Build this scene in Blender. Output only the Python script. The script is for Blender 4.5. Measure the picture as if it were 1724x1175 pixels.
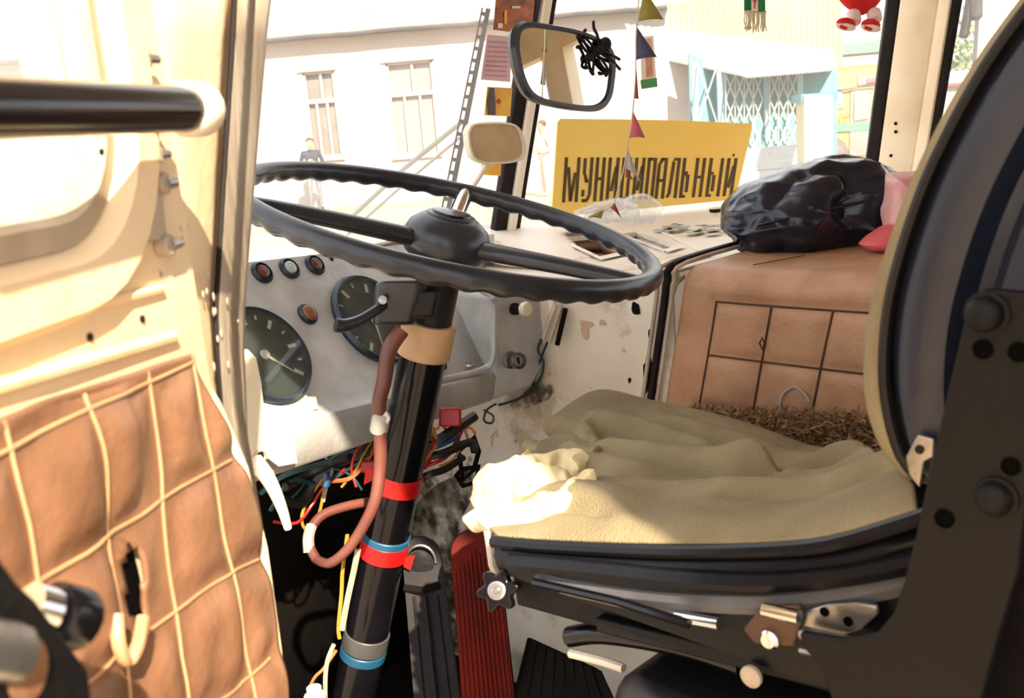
import bpy, bmesh, math, random
from mathutils import Vector as V, Matrix, noise
random.seed(7)
S = bpy.context.scene
C = S.collection
for o in list(bpy.data.objects): bpy.data.objects.remove(o)

# ---------------------------------------------------------------- camera
FPX, IW, IH = 1690.0, 1724, 1175
CAM = V((0, 0, 0.95))                      # bus floor is z = 0, street is z = -0.7
yaw, pit, rol = math.radians(45), math.radians(12.5), math.radians(4.5)
fw = V((math.sin(yaw)*math.cos(pit), math.cos(yaw)*math.cos(pit), -math.sin(pit)))
r0 = V((math.cos(yaw), -math.sin(yaw), 0)); u0 = r0.cross(fw)
cu = u0*math.cos(rol) + r0*math.sin(rol); cr = r0*math.cos(rol) - u0*math.sin(rol)
cd = bpy.data.cameras.new('camera'); cam = bpy.data.objects.new('camera', cd); C.objects.link(cam)
cam.matrix_world = Matrix(((cr.x, cu.x, -fw.x, CAM.x), (cr.y, cu.y, -fw.y, CAM.y), (cr.z, cu.z, -fw.z, CAM.z), (0, 0, 0, 1)))
cd.sensor_width = 36; cd.lens = FPX/IW*36; cd.clip_start = 0.02; cd.clip_end = 500
cd.dof.use_dof = True; cd.dof.focus_distance = 1.45; cd.dof.aperture_fstop = 16.0
S.camera = cam

# ---------------------------------------------------------------- light
wd = bpy.data.worlds.new('world'); S.world = wd; wd.use_nodes = True
bg = wd.node_tree.nodes['Background']
bg.inputs[0].default_value = (0.93, 0.95, 1.0, 1); bg.inputs[1].default_value = 1.05
SUN_AZ = (0.44, 0.90); SUN_EL = 40          # the sun stands behind and to the left of the bus
sl = bpy.data.lights.new('sun', 'SUN'); sl.energy = 7.0; sl.angle = math.radians(0.8); sl.color = (1.0, 0.86, 0.66)
so = bpy.data.objects.new('sun', sl); C.objects.link(so)
e = math.radians(SUN_EL); hn = math.hypot(*SUN_AZ)
tosun = V((-SUN_AZ[0]/hn*math.cos(e), -SUN_AZ[1]/hn*math.cos(e), math.sin(e)))
so.rotation_euler = tosun.to_track_quat('Z', 'Y').to_euler(); so.location = tosun*20
vs = S.view_settings
vs.view_transform = 'Standard'; vs.look = 'None'; vs.gamma = 1; vs.use_curve_mapping = False
vs.exposure = 1.2

# ---------------------------------------------------------------- measuring: a ray through a point of the photograph
def ray(x, y): return fw + cr*((x-IW/2)/FPX) + cu*((IH/2-y)/FPX)
def A(x, y, d): return CAM + ray(x, y)*d
def ON(x, y, p0, n):
    R = ray(x, y); return CAM + R*((V(p0)-CAM).dot(n)/R.dot(n))
def PX(x, y, k): return ON(x, y, (k, 0, 0), V((1, 0, 0)))
def PY(x, y, k): return ON(x, y, (0, k, 0), V((0, 1, 0)))
def PZ(x, y, k): return ON(x, y, (0, 0, k), V((0, 0, 1)))
def lerp(a, b, t): return a + (b-a)*t
def lin(h): return tuple(((c/255)/12.92 if c/255 <= 0.04045 else ((c/255+0.055)/1.055)**2.4) for c in h)

# ---------------------------------------------------------------- materials
def mat(name, c1, c2=None, scale=12, rough=0.6, metal=0, bump=0.0, bscale=None, chips=None, detail=4, stretch=(1, 1, 1), emit=None, spec=None, coat=0, k=1.0):
    m = bpy.data.materials.new(name); m.use_nodes = True
    nt = m.node_tree; N = nt.nodes; L = nt.links; b = N['Principled BSDF']
    tc = N.new('ShaderNodeTexCoord'); mp = N.new('ShaderNodeMapping'); mp.inputs['Scale'].default_value = stretch
    L.new(tc.outputs['Object'], mp.inputs[0])
    c1 = lin(c1); c2 = lin(c2) if c2 else tuple(x*0.8 for x in c1)
    c1, c2 = tuple(x*k for x in c1), tuple(x*k for x in c2)
    nz = N.new('ShaderNodeTexNoise'); nz.inputs['Scale'].default_value = scale; nz.inputs['Detail'].default_value = detail
    L.new(mp.outputs[0], nz.inputs['Vector'])
    rp = N.new('ShaderNodeValToRGB'); rp.color_ramp.elements[0].position = 0.35; rp.color_ramp.elements[1].position = 0.68
    rp.color_ramp.elements[0].color = (*c1, 1); rp.color_ramp.elements[1].color = (*c2, 1)
    L.new(nz.outputs['Fac'], rp.inputs[0]); out = rp.outputs[0]
    for ch in (chips or []):
        col, th, sc, soft = ch
        n2 = N.new('ShaderNodeTexNoise'); n2.inputs['Scale'].default_value = sc; n2.inputs['Detail'].default_value = 7; n2.inputs['Roughness'].default_value = 0.65
        L.new(tc.outputs['Object'], n2.inputs['Vector'])
        r2 = N.new('ShaderNodeValToRGB'); r2.color_ramp.elements[0].position = th; r2.color_ramp.elements[1].position = th+soft
        r2.color_ramp.elements[0].color = (0, 0, 0, 1); r2.color_ramp.elements[1].color = (1, 1, 1, 1)
        L.new(n2.outputs['Fac'], r2.inputs[0])
        mx = N.new('ShaderNodeMix'); mx.data_type = 'RGBA'
        L.new(r2.outputs[0], mx.inputs[0]); L.new(out, mx.inputs[6]); mx.inputs[7].default_value = (*lin(col), 1); out = mx.outputs[2]
    L.new(out, b.inputs['Base Color'])
    b.inputs['Roughness'].default_value = rough; b.inputs['Metallic'].default_value = metal
    if spec is not None: b.inputs['Specular IOR Level'].default_value = spec
    if coat: b.inputs['Coat Weight'].default_value = coat
    if bump:
        n3 = N.new('ShaderNodeTexNoise'); n3.inputs['Scale'].default_value = bscale or scale*6; n3.inputs['Detail'].default_value = 5
        L.new(mp.outputs[0], n3.inputs['Vector'])
        bp = N.new('ShaderNodeBump'); bp.inputs['Strength'].default_value = bump; bp.inputs['Distance'].default_value = 0.004
        L.new(n3.outputs['Fac'], bp.inputs['Height']); L.new(bp.outputs[0], b.inputs['Normal'])
    return m
def glass(name, dirt_haze=0.04, tint=(1, 1, 1), refl=0.06):
    m = bpy.data.materials.new(name); m.use_nodes = True; nt = m.node_tree; N = nt.nodes; L = nt.links
    N.remove(N['Principled BSDF']); out = N['Material Output']
    t = N.new('ShaderNodeBsdfTransparent'); t.inputs[0].default_value = (*tint, 1)
    g = N.new('ShaderNodeBsdfGlossy'); g.inputs['Roughness'].default_value = 0.03
    d = N.new('ShaderNodeBsdfTranslucent'); d.inputs[0].default_value = (0.95, 0.92, 0.88, 1)  # milky share: glare haze put into the glass along with dirt
    nz = N.new('ShaderNodeTexNoise'); nz.inputs['Scale'].default_value = 3; nz.inputs['Detail'].default_value = 6
    tc = N.new('ShaderNodeTexCoord'); L.new(tc.outputs['Object'], nz.inputs['Vector'])
    mr = N.new('ShaderNodeMapRange'); mr.inputs[3].default_value = dirt_haze*0.4; mr.inputs[4].default_value = dirt_haze*1.6
    L.new(nz.outputs['Fac'], mr.inputs[0])
    m1 = N.new('ShaderNodeMixShader'); L.new(mr.outputs[0], m1.inputs[0]); L.new(t.outputs[0], m1.inputs[1]); L.new(d.outputs[0], m1.inputs[2])
    m2 = N.new('ShaderNodeMixShader'); m2.inputs[0].default_value = refl; L.new(m1.outputs[0], m2.inputs[1]); L.new(g.outputs[0], m2.inputs[2])
    L.new(m2.outputs[0], out.inputs[0]); return m

M = {}
rust = ((120, 66, 34), 0.66, 26, 0.03)
M['cream'] = mat('cream_paint', (244, 226, 196), (232, 208, 172), 9, 0.45, bump=0.15, chips=[((110, 70, 40), 0.70, 22, 0.02)])
M['cream_pillar'] = mat('cream_pillar_paint', (238, 222, 192), (222, 200, 166), 8, 0.45, bump=0.1, chips=[((90, 60, 36), 0.76, 60, 0.02)])
M['cream_chip'] = mat('chipped_cream_paint', (250, 240, 226), (238, 224, 204), 7, 0.5, bump=0.2, chips=[((214, 196, 168), 0.63, 14, 0.03), ((96, 82, 70), 0.735, 17, 0.02)])
M['engine_white'] = mat('grimy_white_paint', (236, 228, 212), (212, 196, 172), 5, 0.5, bump=0.2, chips=[((168, 152, 124), 0.56, 7, 0.12), ((84, 70, 56), 0.68, 15, 0.05)])
M['door_cream'] = mat('door_cream_paint', (246, 222, 184), (234, 202, 156), 10, 0.5, bump=0.25, chips=[((150, 96, 50), 0.67, 30, 0.02)])
M['strip'] = mat('bare_metal_strip', (198, 184, 164), (166, 148, 124), 22, 0.55, 0.1, 0.3, chips=[((96, 66, 36), 0.68, 30, 0.05)], stretch=(1, 1, 0.3))
M['dash'] = mat('silver_hammer_paint', (196, 196, 194), (170, 168, 164), 18, 0.42, 0.15, 0.2, chips=[((110, 100, 88), 0.70, 34, 0.03)])
M['black'] = mat('black_metal', (26, 24, 26), (38, 36, 38), 14, 0.42, 0.0, 0.1, spec=0.2)
M['black_gloss'] = mat('black_gloss_enamel', (10, 9, 11), (17, 15, 19), 10, 0.16, spec=0.35)
M['wheel'] = mat('black_wheel_plastic', (30, 32, 38), (44, 46, 54), 20, 0.3, 0, 0.05)
M['rubber'] = mat('black_rubber', (20, 15, 15), (32, 25, 24), 30, 0.6, spec=0.2)
M['grime'] = mat('dark_grime', (24, 19, 15), (13, 10, 8), 8, 0.9, bump=0.3, spec=0.1)
M['vinyl_tan'] = mat('tan_vinyl', (186, 142, 108), (168, 124, 92), 22, 0.5, 0, 0.25, 160, chips=[((196, 160, 126), 0.62, 8, 0.15)])
M['vinyl_door'] = mat('tan_door_vinyl', (142, 102, 76), (112, 78, 56), 12, 0.42, 0, 0.2, 140, chips=[((156, 118, 90), 0.56, 9, 0.2)])
M['piping'] = mat('pale_piping', (190, 148, 108), (172, 130, 92), 30, 0.5)
M['thread'] = mat('dark_stitching', (84, 56, 40), (60, 40, 30), 40, 0.8)
M['khaki'] = mat('khaki_cloth', (146, 132, 100), (124, 110, 80), 14, 0.9, 0, 0.5, 400)
M['foam'] = mat('torn_pale_foam', (238, 220, 172), (214, 190, 136), 26, 0.9, 0, 0.6, 120)
M['vinyl_dark'] = mat('dark_blue_vinyl', (28, 34, 52), (20, 25, 40), 8, 0.42, 0, 0.15, 90)
M['vinyl_black'] = mat('black_seat_vinyl', (9, 8, 11), (15, 14, 18), 10, 0.3, 0, 0.1, 60, spec=0.22)
M['steel_black'] = mat('worn_black_steel', (11, 10, 12), (18, 16, 17), 16, 0.55, 0.0, 0.3, 120, chips=[((80, 52, 38), 0.73, 20, 0.02)], spec=0.2)
M['steel'] = mat('worn_steel', (170, 168, 166), (120, 116, 112), 20, 0.3, 0.85, 0.1)
M['chrome'] = mat('chrome', (224, 224, 226), (200, 200, 204), 20, 0.12, 1.0)
M['grey_cloth'] = mat('grey_cloth', (96, 96, 98), (66, 66, 70), 12, 0.7)
M['tan_tape'] = mat('tan_tape', (196, 160, 120), (170, 132, 94), 20, 0.6)
M['red_tape'] = mat('red_tape', (196, 22, 20), (168, 14, 14), 20, 0.4)
M['blue_tape'] = mat('blue_tape', (26, 84, 112), (20, 66, 92), 20, 0.45)
M['grey_tape'] = mat('grey_tape', (76, 74, 72), (56, 54, 54), 20, 0.5)
M['conduit'] = mat('brown_conduit', (112, 64, 52), (88, 48, 40), 18, 0.45)
M['red_pedal'] = mat('dark_red_rubber', (96, 20, 9), (54, 15, 10), 14, 0.7, 0, 0.2, spec=0.1)
M['ivory'] = mat('ivory_plastic', (236, 226, 204), (222, 208, 182), 10, 0.4)
M['gauge_face'] = mat('gauge_face', (30, 34, 34), (52, 54, 50), 8, 0.7)
M['gauge_white'] = mat('gauge_marks', (226, 220, 200), (206, 200, 180), 10, 0.6)
M['gauge_rim'] = mat('gauge_rim', (50, 62, 74), (36, 46, 56), 10, 0.3, 0.4)
M['gauge_glass'] = glass('gauge_glass', 0.10, (0.9, 0.95, 0.95), 0.05)
M['copper'] = mat('copper_lens', (150, 96, 66), (110, 66, 46), 18, 0.3)
M['lens_red'] = mat('dull_red_lens', (110, 60, 54), (70, 40, 38), 18, 0.3)
M['lens_clear'] = mat('clear_lens', (190, 200, 196), (150, 160, 158), 18, 0.2)
M['sign'] = mat('sign_yellow', (255, 220, 112), (254, 208, 92), 6, 0.55)
M['ink'] = mat('stencil_ink', (92, 74, 40), (74, 58, 32), 30, 0.7)
M['bag'] = mat('black_bin_bag', (9, 14, 30), (14, 20, 40), 8, 0.24, 0, 0.25, 30)
M['pink_print'] = mat('pink_printed_film', (226, 190, 180), (214, 150, 150), 22, 0.35, 0, 0.2, 40, chips=[((150, 128, 84), 0.58, 24, 0.05)])
M['pink'] = mat('coral_cloth', (226, 110, 110), (206, 88, 92), 12, 0.8)
M['mirror'] = mat('mirror', (236, 236, 234), (236, 236, 234), 4, 0.02, 1.0)
M['mirror_tan'] = mat('tan_mirror', (196, 170, 130), (184, 156, 116), 40, 0.35, 0.35)
M['red_plush'] = mat('red_plush', (214, 30, 24), (186, 18, 18), 30, 0.8, 0, 0.4, 200)
M['white_plush'] = mat('white_plush', (246, 226, 222), (230, 206, 202), 30, 0.85, 0, 0.4, 200)
M['green_cloth'] = mat('green_cloth', (40, 136, 88), (30, 116, 72), 20, 0.8)
M['fringe'] = mat('fringe', (210, 196, 176), (186, 168, 146), 30, 0.9)
M['white_cloth'] = mat('white_cloth', (240, 226, 214), (226, 208, 194), 20, 0.8)
M['fleece'] = mat('brown_fleece', (150, 116, 80), (96, 70, 44), 90, 0.95)
M['plastic_clear'] = glass('clear_plastic', 0.25, (0.95, 0.97, 0.98), 0.12)
M['windscreen'] = glass('windscreen_glass', 0.05, (0.98, 0.98, 0.97), 0.03)
M['side_glass'] = glass('side_glass', 0.08, (0.97, 0.98, 0.97), 0.03)
M['door_glass'] = glass('dusty_door_glass', 0.18, (0.97, 0.98, 0.98), 0.04)
M['poster_dark'] = mat('sunset_print', (60, 26, 14), (190, 96, 36), 16, 0.5, stretch=(1, 1, 3))
M['poster_pink'] = mat('pink_paper', (248, 206, 214), (240, 194, 204), 30, 0.7)
M['poster_line'] = mat('printed_lines', (196, 150, 162), (186, 140, 150), 30, 0.7)
M['poster_yellow'] = mat('yellow_print', (252, 200, 60), (236, 160, 50), 24, 0.5)
M['poster_black'] = mat('black_print', (50, 46, 52), (90, 84, 86), 50, 0.5)
M['icon'] = mat('icon_print', (226, 170, 140), (190, 110, 80), 40, 0.6)
M['icon_white'] = mat('icon_paper', (246, 238, 226), (240, 228, 210), 20, 0.7)
M['icon_green'] = mat('icon_green', (86, 156, 100), (70, 140, 84), 20, 0.7)
for nm, c in dict(olive=(140, 132, 60), navy=(70, 74, 100), wine=(150, 60, 60), grey=(176, 168, 160), rose=(196, 96, 110)).items():
    M['flag_'+nm] = mat('flag_'+nm, c, None, 30, 0.8)
for nm, c in dict(yellow=(170, 126, 40), green=(30, 80, 60), red=(166, 28, 28), blue=(36, 80, 120), teal=(26, 66, 70), pink=(160, 66, 84), white=(160, 150, 132), black=(28, 26, 26), orange=(200, 110, 60)).items():
    M['wire_'+nm] = mat('wire_'+nm, c, None, 30, 0.45)
# street surfaces: colours scaled down together against the strong sun
OUT = 0.5
M['ground'] = mat('dusty_yard', (214, 196, 174), (190, 168, 142), 0.5, 0.95, chips=[((176, 150, 124), 0.6, 0.25, 0.1)], k=OUT)
M['plaster'] = mat('white_plaster', (244, 232, 222), (236, 222, 210), 1.2, 0.9, k=OUT)
M['plaster_pink'] = mat('pink_plaster', (240, 222, 208), (230, 210, 194), 1.2, 0.9, k=OUT)
M['metal_roof'] = mat('pale_yellow_roof', (240, 234, 196), (230, 222, 180), 0.8, 0.6, k=OUT)
M['gutter'] = mat('shadow_grey_gutter', (104, 100, 100), (90, 86, 86), 2, 0.6, k=OUT)
M['frame_pink'] = mat('pale_window_frame', (240, 220, 210), (228, 206, 196), 3, 0.7, k=OUT)
M['pane_grey'] = mat('grey_window_pane', (150, 146, 140), (176, 166, 158), 3, 0.3, k=OUT)
M['pane_pink'] = mat('curtained_pane', (206, 188, 184), (190, 172, 168), 4, 0.4, stretch=(4, 4, 0.6), k=OUT)
M['fence_yellow'] = mat('yellow_corrugated_sheet', (236, 226, 160), (224, 212, 140), 1, 0.6, k=OUT)
M['awning'] = mat('white_corrugated_awning', (244, 242, 236), (236, 232, 214), 1.5, 0.6, k=OUT)
M['teal'] = mat('teal_board', (96, 170, 176), (120, 186, 190), 2, 0.7, k=OUT)
M['pale_blue'] = mat('pale_blue_post', (172, 214, 230), (160, 204, 222), 2, 0.6, k=OUT)
M['lattice'] = mat('white_lattice', (226, 226, 216), (214, 212, 200), 3, 0.6, k=OUT)
M['siding'] = mat('white_siding', (240, 238, 236), (228, 226, 226), 2, 0.7, k=OUT)
M['bus_yellow'] = mat('bus_yellow', (240, 186, 60), (230, 172, 50), 1.5, 0.4, k=OUT)
M['bus_green'] = mat('bus_green', (70, 140, 120), (60, 126, 108), 2, 0.5, k=OUT)
M['bus_dark'] = mat('bus_dark_opening', (110, 104, 100), (150, 140, 134), 3, 0.4, k=OUT)
M['bus_number'] = mat('bus_number', (226, 150, 60), (216, 140, 50), 3, 0.5, k=OUT)
M['leaf'] = mat('pale_leaf', (150, 176, 110), (176, 196, 140), 3, 0.8, k=OUT)
M['skin'] = mat('skin', (206, 150, 120), (190, 132, 104), 12, 0.6)
M['jacket'] = mat('dark_jacket', (48, 52, 66), (36, 40, 52), 12, 0.8)
M['trousers'] = mat('grey_trousers', (120, 120, 128), (100, 100, 108), 12, 0.85)
M['light_cloth'] = mat('light_clothes', (214, 196, 176), (200, 180, 160), 12, 0.85)
M['hair'] = mat('brown_hair', (84, 56, 40), (60, 40, 30), 40, 0.7)
M['ceiling'] = mat('grey_ceiling_board', (206, 194, 178), (190, 176, 160), 4, 0.8)
M['rail'] = mat('cream_rail', (230, 206, 180), (210, 180, 150), 4, 0.5)
M['cavity'] = mat('door_cavity', (6, 5, 4), (4, 3, 3), 10, 0.9, spec=0.05)
M['paper_blue'] = mat('blue_wrapper', (30, 96, 150), (24, 80, 130), 20, 0.5)
M['flake'] = mat('grey_green_flake', (186, 190, 172), (170, 172, 156), 40, 0.7)
M['rusty'] = mat('rusty_iron', (96, 70, 50), (60, 44, 36), 20, 0.6, 0.3)
def mottle(name, col, sc_, th):
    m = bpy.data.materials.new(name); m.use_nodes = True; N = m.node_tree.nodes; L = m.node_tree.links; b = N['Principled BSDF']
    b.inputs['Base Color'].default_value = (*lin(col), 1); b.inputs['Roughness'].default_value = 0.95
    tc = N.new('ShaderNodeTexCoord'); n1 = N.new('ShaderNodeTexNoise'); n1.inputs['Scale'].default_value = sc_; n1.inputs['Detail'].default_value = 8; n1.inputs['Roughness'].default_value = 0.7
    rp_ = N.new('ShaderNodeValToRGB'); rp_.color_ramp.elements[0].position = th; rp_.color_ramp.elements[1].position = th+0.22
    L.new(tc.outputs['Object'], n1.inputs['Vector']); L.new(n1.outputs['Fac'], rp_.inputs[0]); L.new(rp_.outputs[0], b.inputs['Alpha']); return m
M['mottle'] = mottle('dark_mottle', (50, 42, 28), 10, 0.44); M['mottle_light'] = mottle('thin_mottle', (84, 72, 52), 14, 0.50)
M['recess'] = mat('tan_recess', (206, 176, 150), (190, 158, 130), 12, 0.7)

# ---------------------------------------------------------------- mesh builder
class MB:
    def __init__(s): s.v = []; s.f = []
    def add(s, vs_, fs_):
        k = len(s.v); s.v += [V(p) for p in vs_]; s.f += [[i+k for i in f] for f in fs_]; return s
    def box(s, c, ax, ay, az):
        c, ax, ay, az = V(c), V(ax), V(ay), V(az)
        P = [c + ax*i + ay*j + az*k for i in (-1, 1) for j in (-1, 1) for k in (-1, 1)]
        return s.add(P, [(0, 1, 3, 2), (4, 6, 7, 5), (0, 4, 5, 1), (2, 3, 7, 6), (0, 2, 6, 4), (1, 5, 7, 3)])
    def ab(s, a, b): # axis aligned from corner to corner
        a, b = V(a), V(b); h = (b-a)/2
        return s.box((a+b)/2, (h.x, 0, 0), (0, h.y, 0), (0, 0, h.z))
    def prism(s, poly, vec):
        n = len(poly); vec = V(vec); P = [V(p) for p in poly] + [V(p)+vec for p in poly]
        return s.add(P, [list(range(n))[::-1], list(range(n, 2*n))] + [(i, (i+1) % n, n+(i+1) % n, n+i) for i in range(n)])
    def grid(s, rows, cu_=False, cv_=False):
        R, K = len(rows), len(rows[0]); P = [p for r in rows for p in r]; F = []
        for i in range(R if cu_ else R-1):
            for j in range(K if cv_ else K-1):
                F.append((i*K+j, i*K+(j+1) % K, ((i+1) % R)*K+(j+1) % K, ((i+1) % R)*K+j))
        return s.add(P, F)
    def tube(s, pts, r, n=8, closed=False, flat=None):
        pts = [V(p) for p in pts]; m = len(pts); rr = r if isinstance(r, (list, tuple)) else [r]*m
        rows = []; up = None
        for i in range(m):
            t = (pts[(i+1) % m]-pts[i-1]) if closed else (pts[min(i+1, m-1)]-pts[max(i-1, 0)])
            t = t.normalized() if t.length > 1e-9 else V((0, 0, 1))
            if up is None: up = t.orthogonal().normalized()
            up = (up - t*up.dot(t)).normalized(); sd = t.cross(up)
            rows.append([pts[i] + (up*math.cos(2*math.pi*k/n) + sd*math.sin(2*math.pi*k/n))*rr[i] for k in range(n)])
        k0 = len(s.v); s.grid(rows, closed, True)
        if not closed:
            s.f.append([k0+i for i in range(n)][::-1]); s.f.append([k0+(m-1)*n+i for i in range(n)])
        return s
    def cyl(s, a, b, r, n=16, r2=None): return s.tube([a, b], [r, r if r2 is None else r2], n)
    def lathe(s, o, ax, prof, n=24):
        o, ax = V(o), V(ax).normalized(); a = ax.orthogonal().normalized(); b = ax.cross(a)
        rows = [[o + ax*h + (a*math.cos(2*math.pi*k/n) + b*math.sin(2*math.pi*k/n))*max(r, 1e-5) for k in range(n)] for r, h in prof]
        k0 = len(s.v); s.grid(rows, False, True)
        s.f.append([k0+i for i in range(n)][::-1]); s.f.append([k0+(len(prof)-1)*n+i for i in range(n)])
        return s
    def ell(s, c, a, b, c3, n=16, m=10):
        c, a, b, c3 = V(c), V(a), V(b), V(c3)
        rows = [[c + (a*math.cos(2*math.pi*k/n)+b*math.sin(2*math.pi*k/n))*math.sin(math.pi*max(0.02, min(0.98, j/m))) + c3*math.cos(math.pi*j/m) for k in range(n)] for j in range(m+1)]
        k0 = len(s.v); s.grid(rows, False, True)
        s.f.append([k0+i for i in range(n)][::-1]); s.f.append([k0+m*n+i for i in range(n)])
        return s

def obj(mb, name, m, parent=None, smooth=True, solid=0, bevel=0, sub=0, label=None, off=0.0):
    me = bpy.data.meshes.new(name)
    me.from_pydata([tuple(v) for v in mb.v], [], mb.f)
    b = bmesh.new(); b.from_mesh(me); bmesh.ops.recalc_face_normals(b, faces=b.faces); b.to_mesh(me); b.free()
    for p in me.polygons: p.use_smooth = smooth
    for mm in (m if isinstance(m, list) else [m]): me.materials.append(M[mm])
    o = bpy.data.objects.new(name, me); C.objects.link(o)
    if solid:
        md = o.modifiers.new('solid', 'SOLIDIFY'); md.thickness = solid; md.offset = off
    if bevel:
        md = o.modifiers.new('bevel', 'BEVEL'); md.width = bevel; md.segments = 2; md.limit_method = 'ANGLE'; md.angle_limit = 0.6
    if sub:
        md = o.modifiers.new('sub', 'SUBSURF'); md.levels = sub; md.render_levels = sub
    if smooth:
        try: me.set_sharp_from_angle(angle=math.radians(42))
        except Exception: pass
    if parent:
        o.parent = parent
        q = parent; mw = Matrix()
        if q.parent is None: mw = Matrix.Translation(q.location)
        o.matrix_parent_inverse = mw.inverted() if q.type == 'EMPTY' else Matrix()
    if label: o['label'] = label
    return o
def thing(name, label, cat, loc=(0, 0, 0), group=None, kind=None):
    o = bpy.data.objects.new(name, None); C.objects.link(o); o.location = loc; o.empty_display_size = 0.05
    if kind: o['kind'] = kind
    if label: o['label'] = label
    if cat: o['category'] = cat
    if group: o['group'] = group
    return o
def tag(o, label, cat, group=None, kind=None):
    if label: o['label'] = label
    if cat: o['category'] = cat
    if group: o['group'] = group
    if kind: o['kind'] = kind
    return o
def struct(mb, name, m, label=None, **k):
    o = obj(mb, name, m, **k); o['kind'] = 'structure'
    if label: o['label'] = label
    o['category'] = name.split('_')[0]
    return o
def smooth_path(pts, n=6):
    pts = [V(p) for p in pts]; out = []
    for i in range(len(pts)-1):
        a, b, c, d = pts[max(i-1, 0)], pts[i], pts[i+1], pts[min(i+2, len(pts)-1)]
        for k in range(n):
            t = k/n
            out.append(0.5*((2*b)+(c-a)*t+(2*a-5*b+4*c-d)*t*t+(3*b-a-3*c+d)*t**3))
    out.append(pts[-1]); return out
def rrect(w, h, r, n=6):  # rounded rectangle loop, centred
    L = []
    for cx, cy, a0 in ((w/2-r, h/2-r, 0), (-w/2+r, h/2-r, 90), (-w/2+r, -h/2+r, 180), (w/2-r, -h/2+r, 270)):
        for k in range(n+1):
            a = math.radians(a0+90*k/n); L.append((cx+r*math.cos(a), cy+r*math.sin(a)))
    return L
def nz(p, s=1.0): return noise.noise(V(p)*s)

# ================================================================ THE BUS SHELL
LX, RX = 0.32, 2.42
def lnz(a, b, z): return a + (b-a)*((z-a.z)/(b.z-a.z))
dvb, dvt = PX(847, 390, 1.34), PX(907, 0, 1.34)           # windscreen divider, foot and a point higher up
rpb, rpt = PX(1472, 262, RX), PX(1507, 0, RX-0.03)         # left edge of the right pillar
rqb, rqt = PX(1550, 285, RX+0.02), PX(1597, 0, RX-0.02)    # right edge of the right pillar
lpb = V((LX+0.02, 1.08, 0.77)); lpt = lpb + (dvt-dvb)
ZT = 1.62
def dv(z): return lnz(dvb, dvt, z)
def rp(z): return lnz(rpb, rpt, z)
def rq(z): return lnz(rqb, rqt, z)
def lp(z): return lnz(lpb, lpt, z)

struct(MB().ab((LX, -4.2, -0.06), (RX, 1.5, 0.0)), 'floor', 'grime', 'dark dirty bus floor under the pedals')
struct(MB().ab((LX-0.04, -4.2, 1.62), (RX+0.04, 1.12, 1.68)), 'ceiling', 'ceiling', 'pale ceiling of the bus')
# left side wall: behind the door opening, and the header above it
mb = MB().ab((LX-0.04, -4.2, -0.35), (LX, -0.11, 0.75)).ab((LX-0.04, -4.2, 1.35), (LX, 1.05, 1.62))
mb.ab((LX-0.04, -0.60, 0.75), (LX, -0.11, 1.35))  # unseen wall edge, set this far forward to shade the seat
for y in (-1.6, -2.7, -3.8): mb.ab((LX-0.04, y-0.14, 0.75), (LX, y, 1.34))
mb.ab((LX-0.04, -0.11, -0.35), (LX, 0.56, -0.02))
struct(mb, 'wall_left', 'cream_pillar', 'cream left side wall of the bus', smooth=False)
mb = MB().ab((RX, -4.2, -0.35), (RX+0.05, 1.02, 0.76)).ab((RX, -4.2, 1.42), (RX+0.05, 0.98, 1.62))
for y in (-0.35, -1.5, -2.65, -3.8): mb.ab((RX, y-0.12, 0.76), (RX+0.05, y, 1.42))
struct(mb, 'wall_right', 'cream_pillar', 'cream right side wall of the bus with window openings', smooth=False)
mb = MB().ab((LX, -4.25, -0.35), (RX, -4.2, 0.8)).ab((LX, -4.25, 1.4), (RX, -4.2, 1.62))
for x in (LX, 1.3, RX-0.12): mb.ab((x, -4.25, 0.8), (x+0.12, -4.2, 1.4))
struct(mb, 'wall_back', 'cream_pillar', 'cream rear wall of the bus', smooth=False)
# front panel below the windscreen, bent in the middle
a0, a1, a2 = V((LX, 1.12, -0.35)), V((1.34, dvb.y+0.06, -0.35)), V((RX+0.02, rpb.y+0.03, -0.35))
bul = V((0, 0.14, 0))
mb = MB().grid([[a0+bul, a1+bul, a2+bul], [V((p.x, p.y, 0.62))+bul for p in (a0, a1, a2)], [V((p.x, p.y, 0.70))+bul*0.6 for p in (a0, a1, a2)], [V((p.x, p.y, 0.755)) for p in (a0, a1, a2)]])
struct(mb, 'wall_front', 'cream_chip', 'cream front panel of the bus below the windscreen', solid=0.03)
# footwell liner, dirty, coloured near-black for the dark under the dashboard
mb = MB().grid([[V((LX+0.02, 1.21, 0)), V((1.18, 1.43, 0))], [V((LX+0.02, 1.21, 0.66)), V((1.18, 1.43, 0.66))]])
struct(mb, 'trim_1', 'grime', 'dirty footwell lining, near-black to carry the dark under the dashboard', solid=0.01)
# windscreen header
mb = MB().prism([lp(1.52), dv(1.52), rp(1.52), rp(1.64), dv(1.64), lp(1.64)], (0, 0.04, 0))
struct(mb, 'trim_2', 'cream_pillar', 'cream header above the windscreen', smooth=False)

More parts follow.
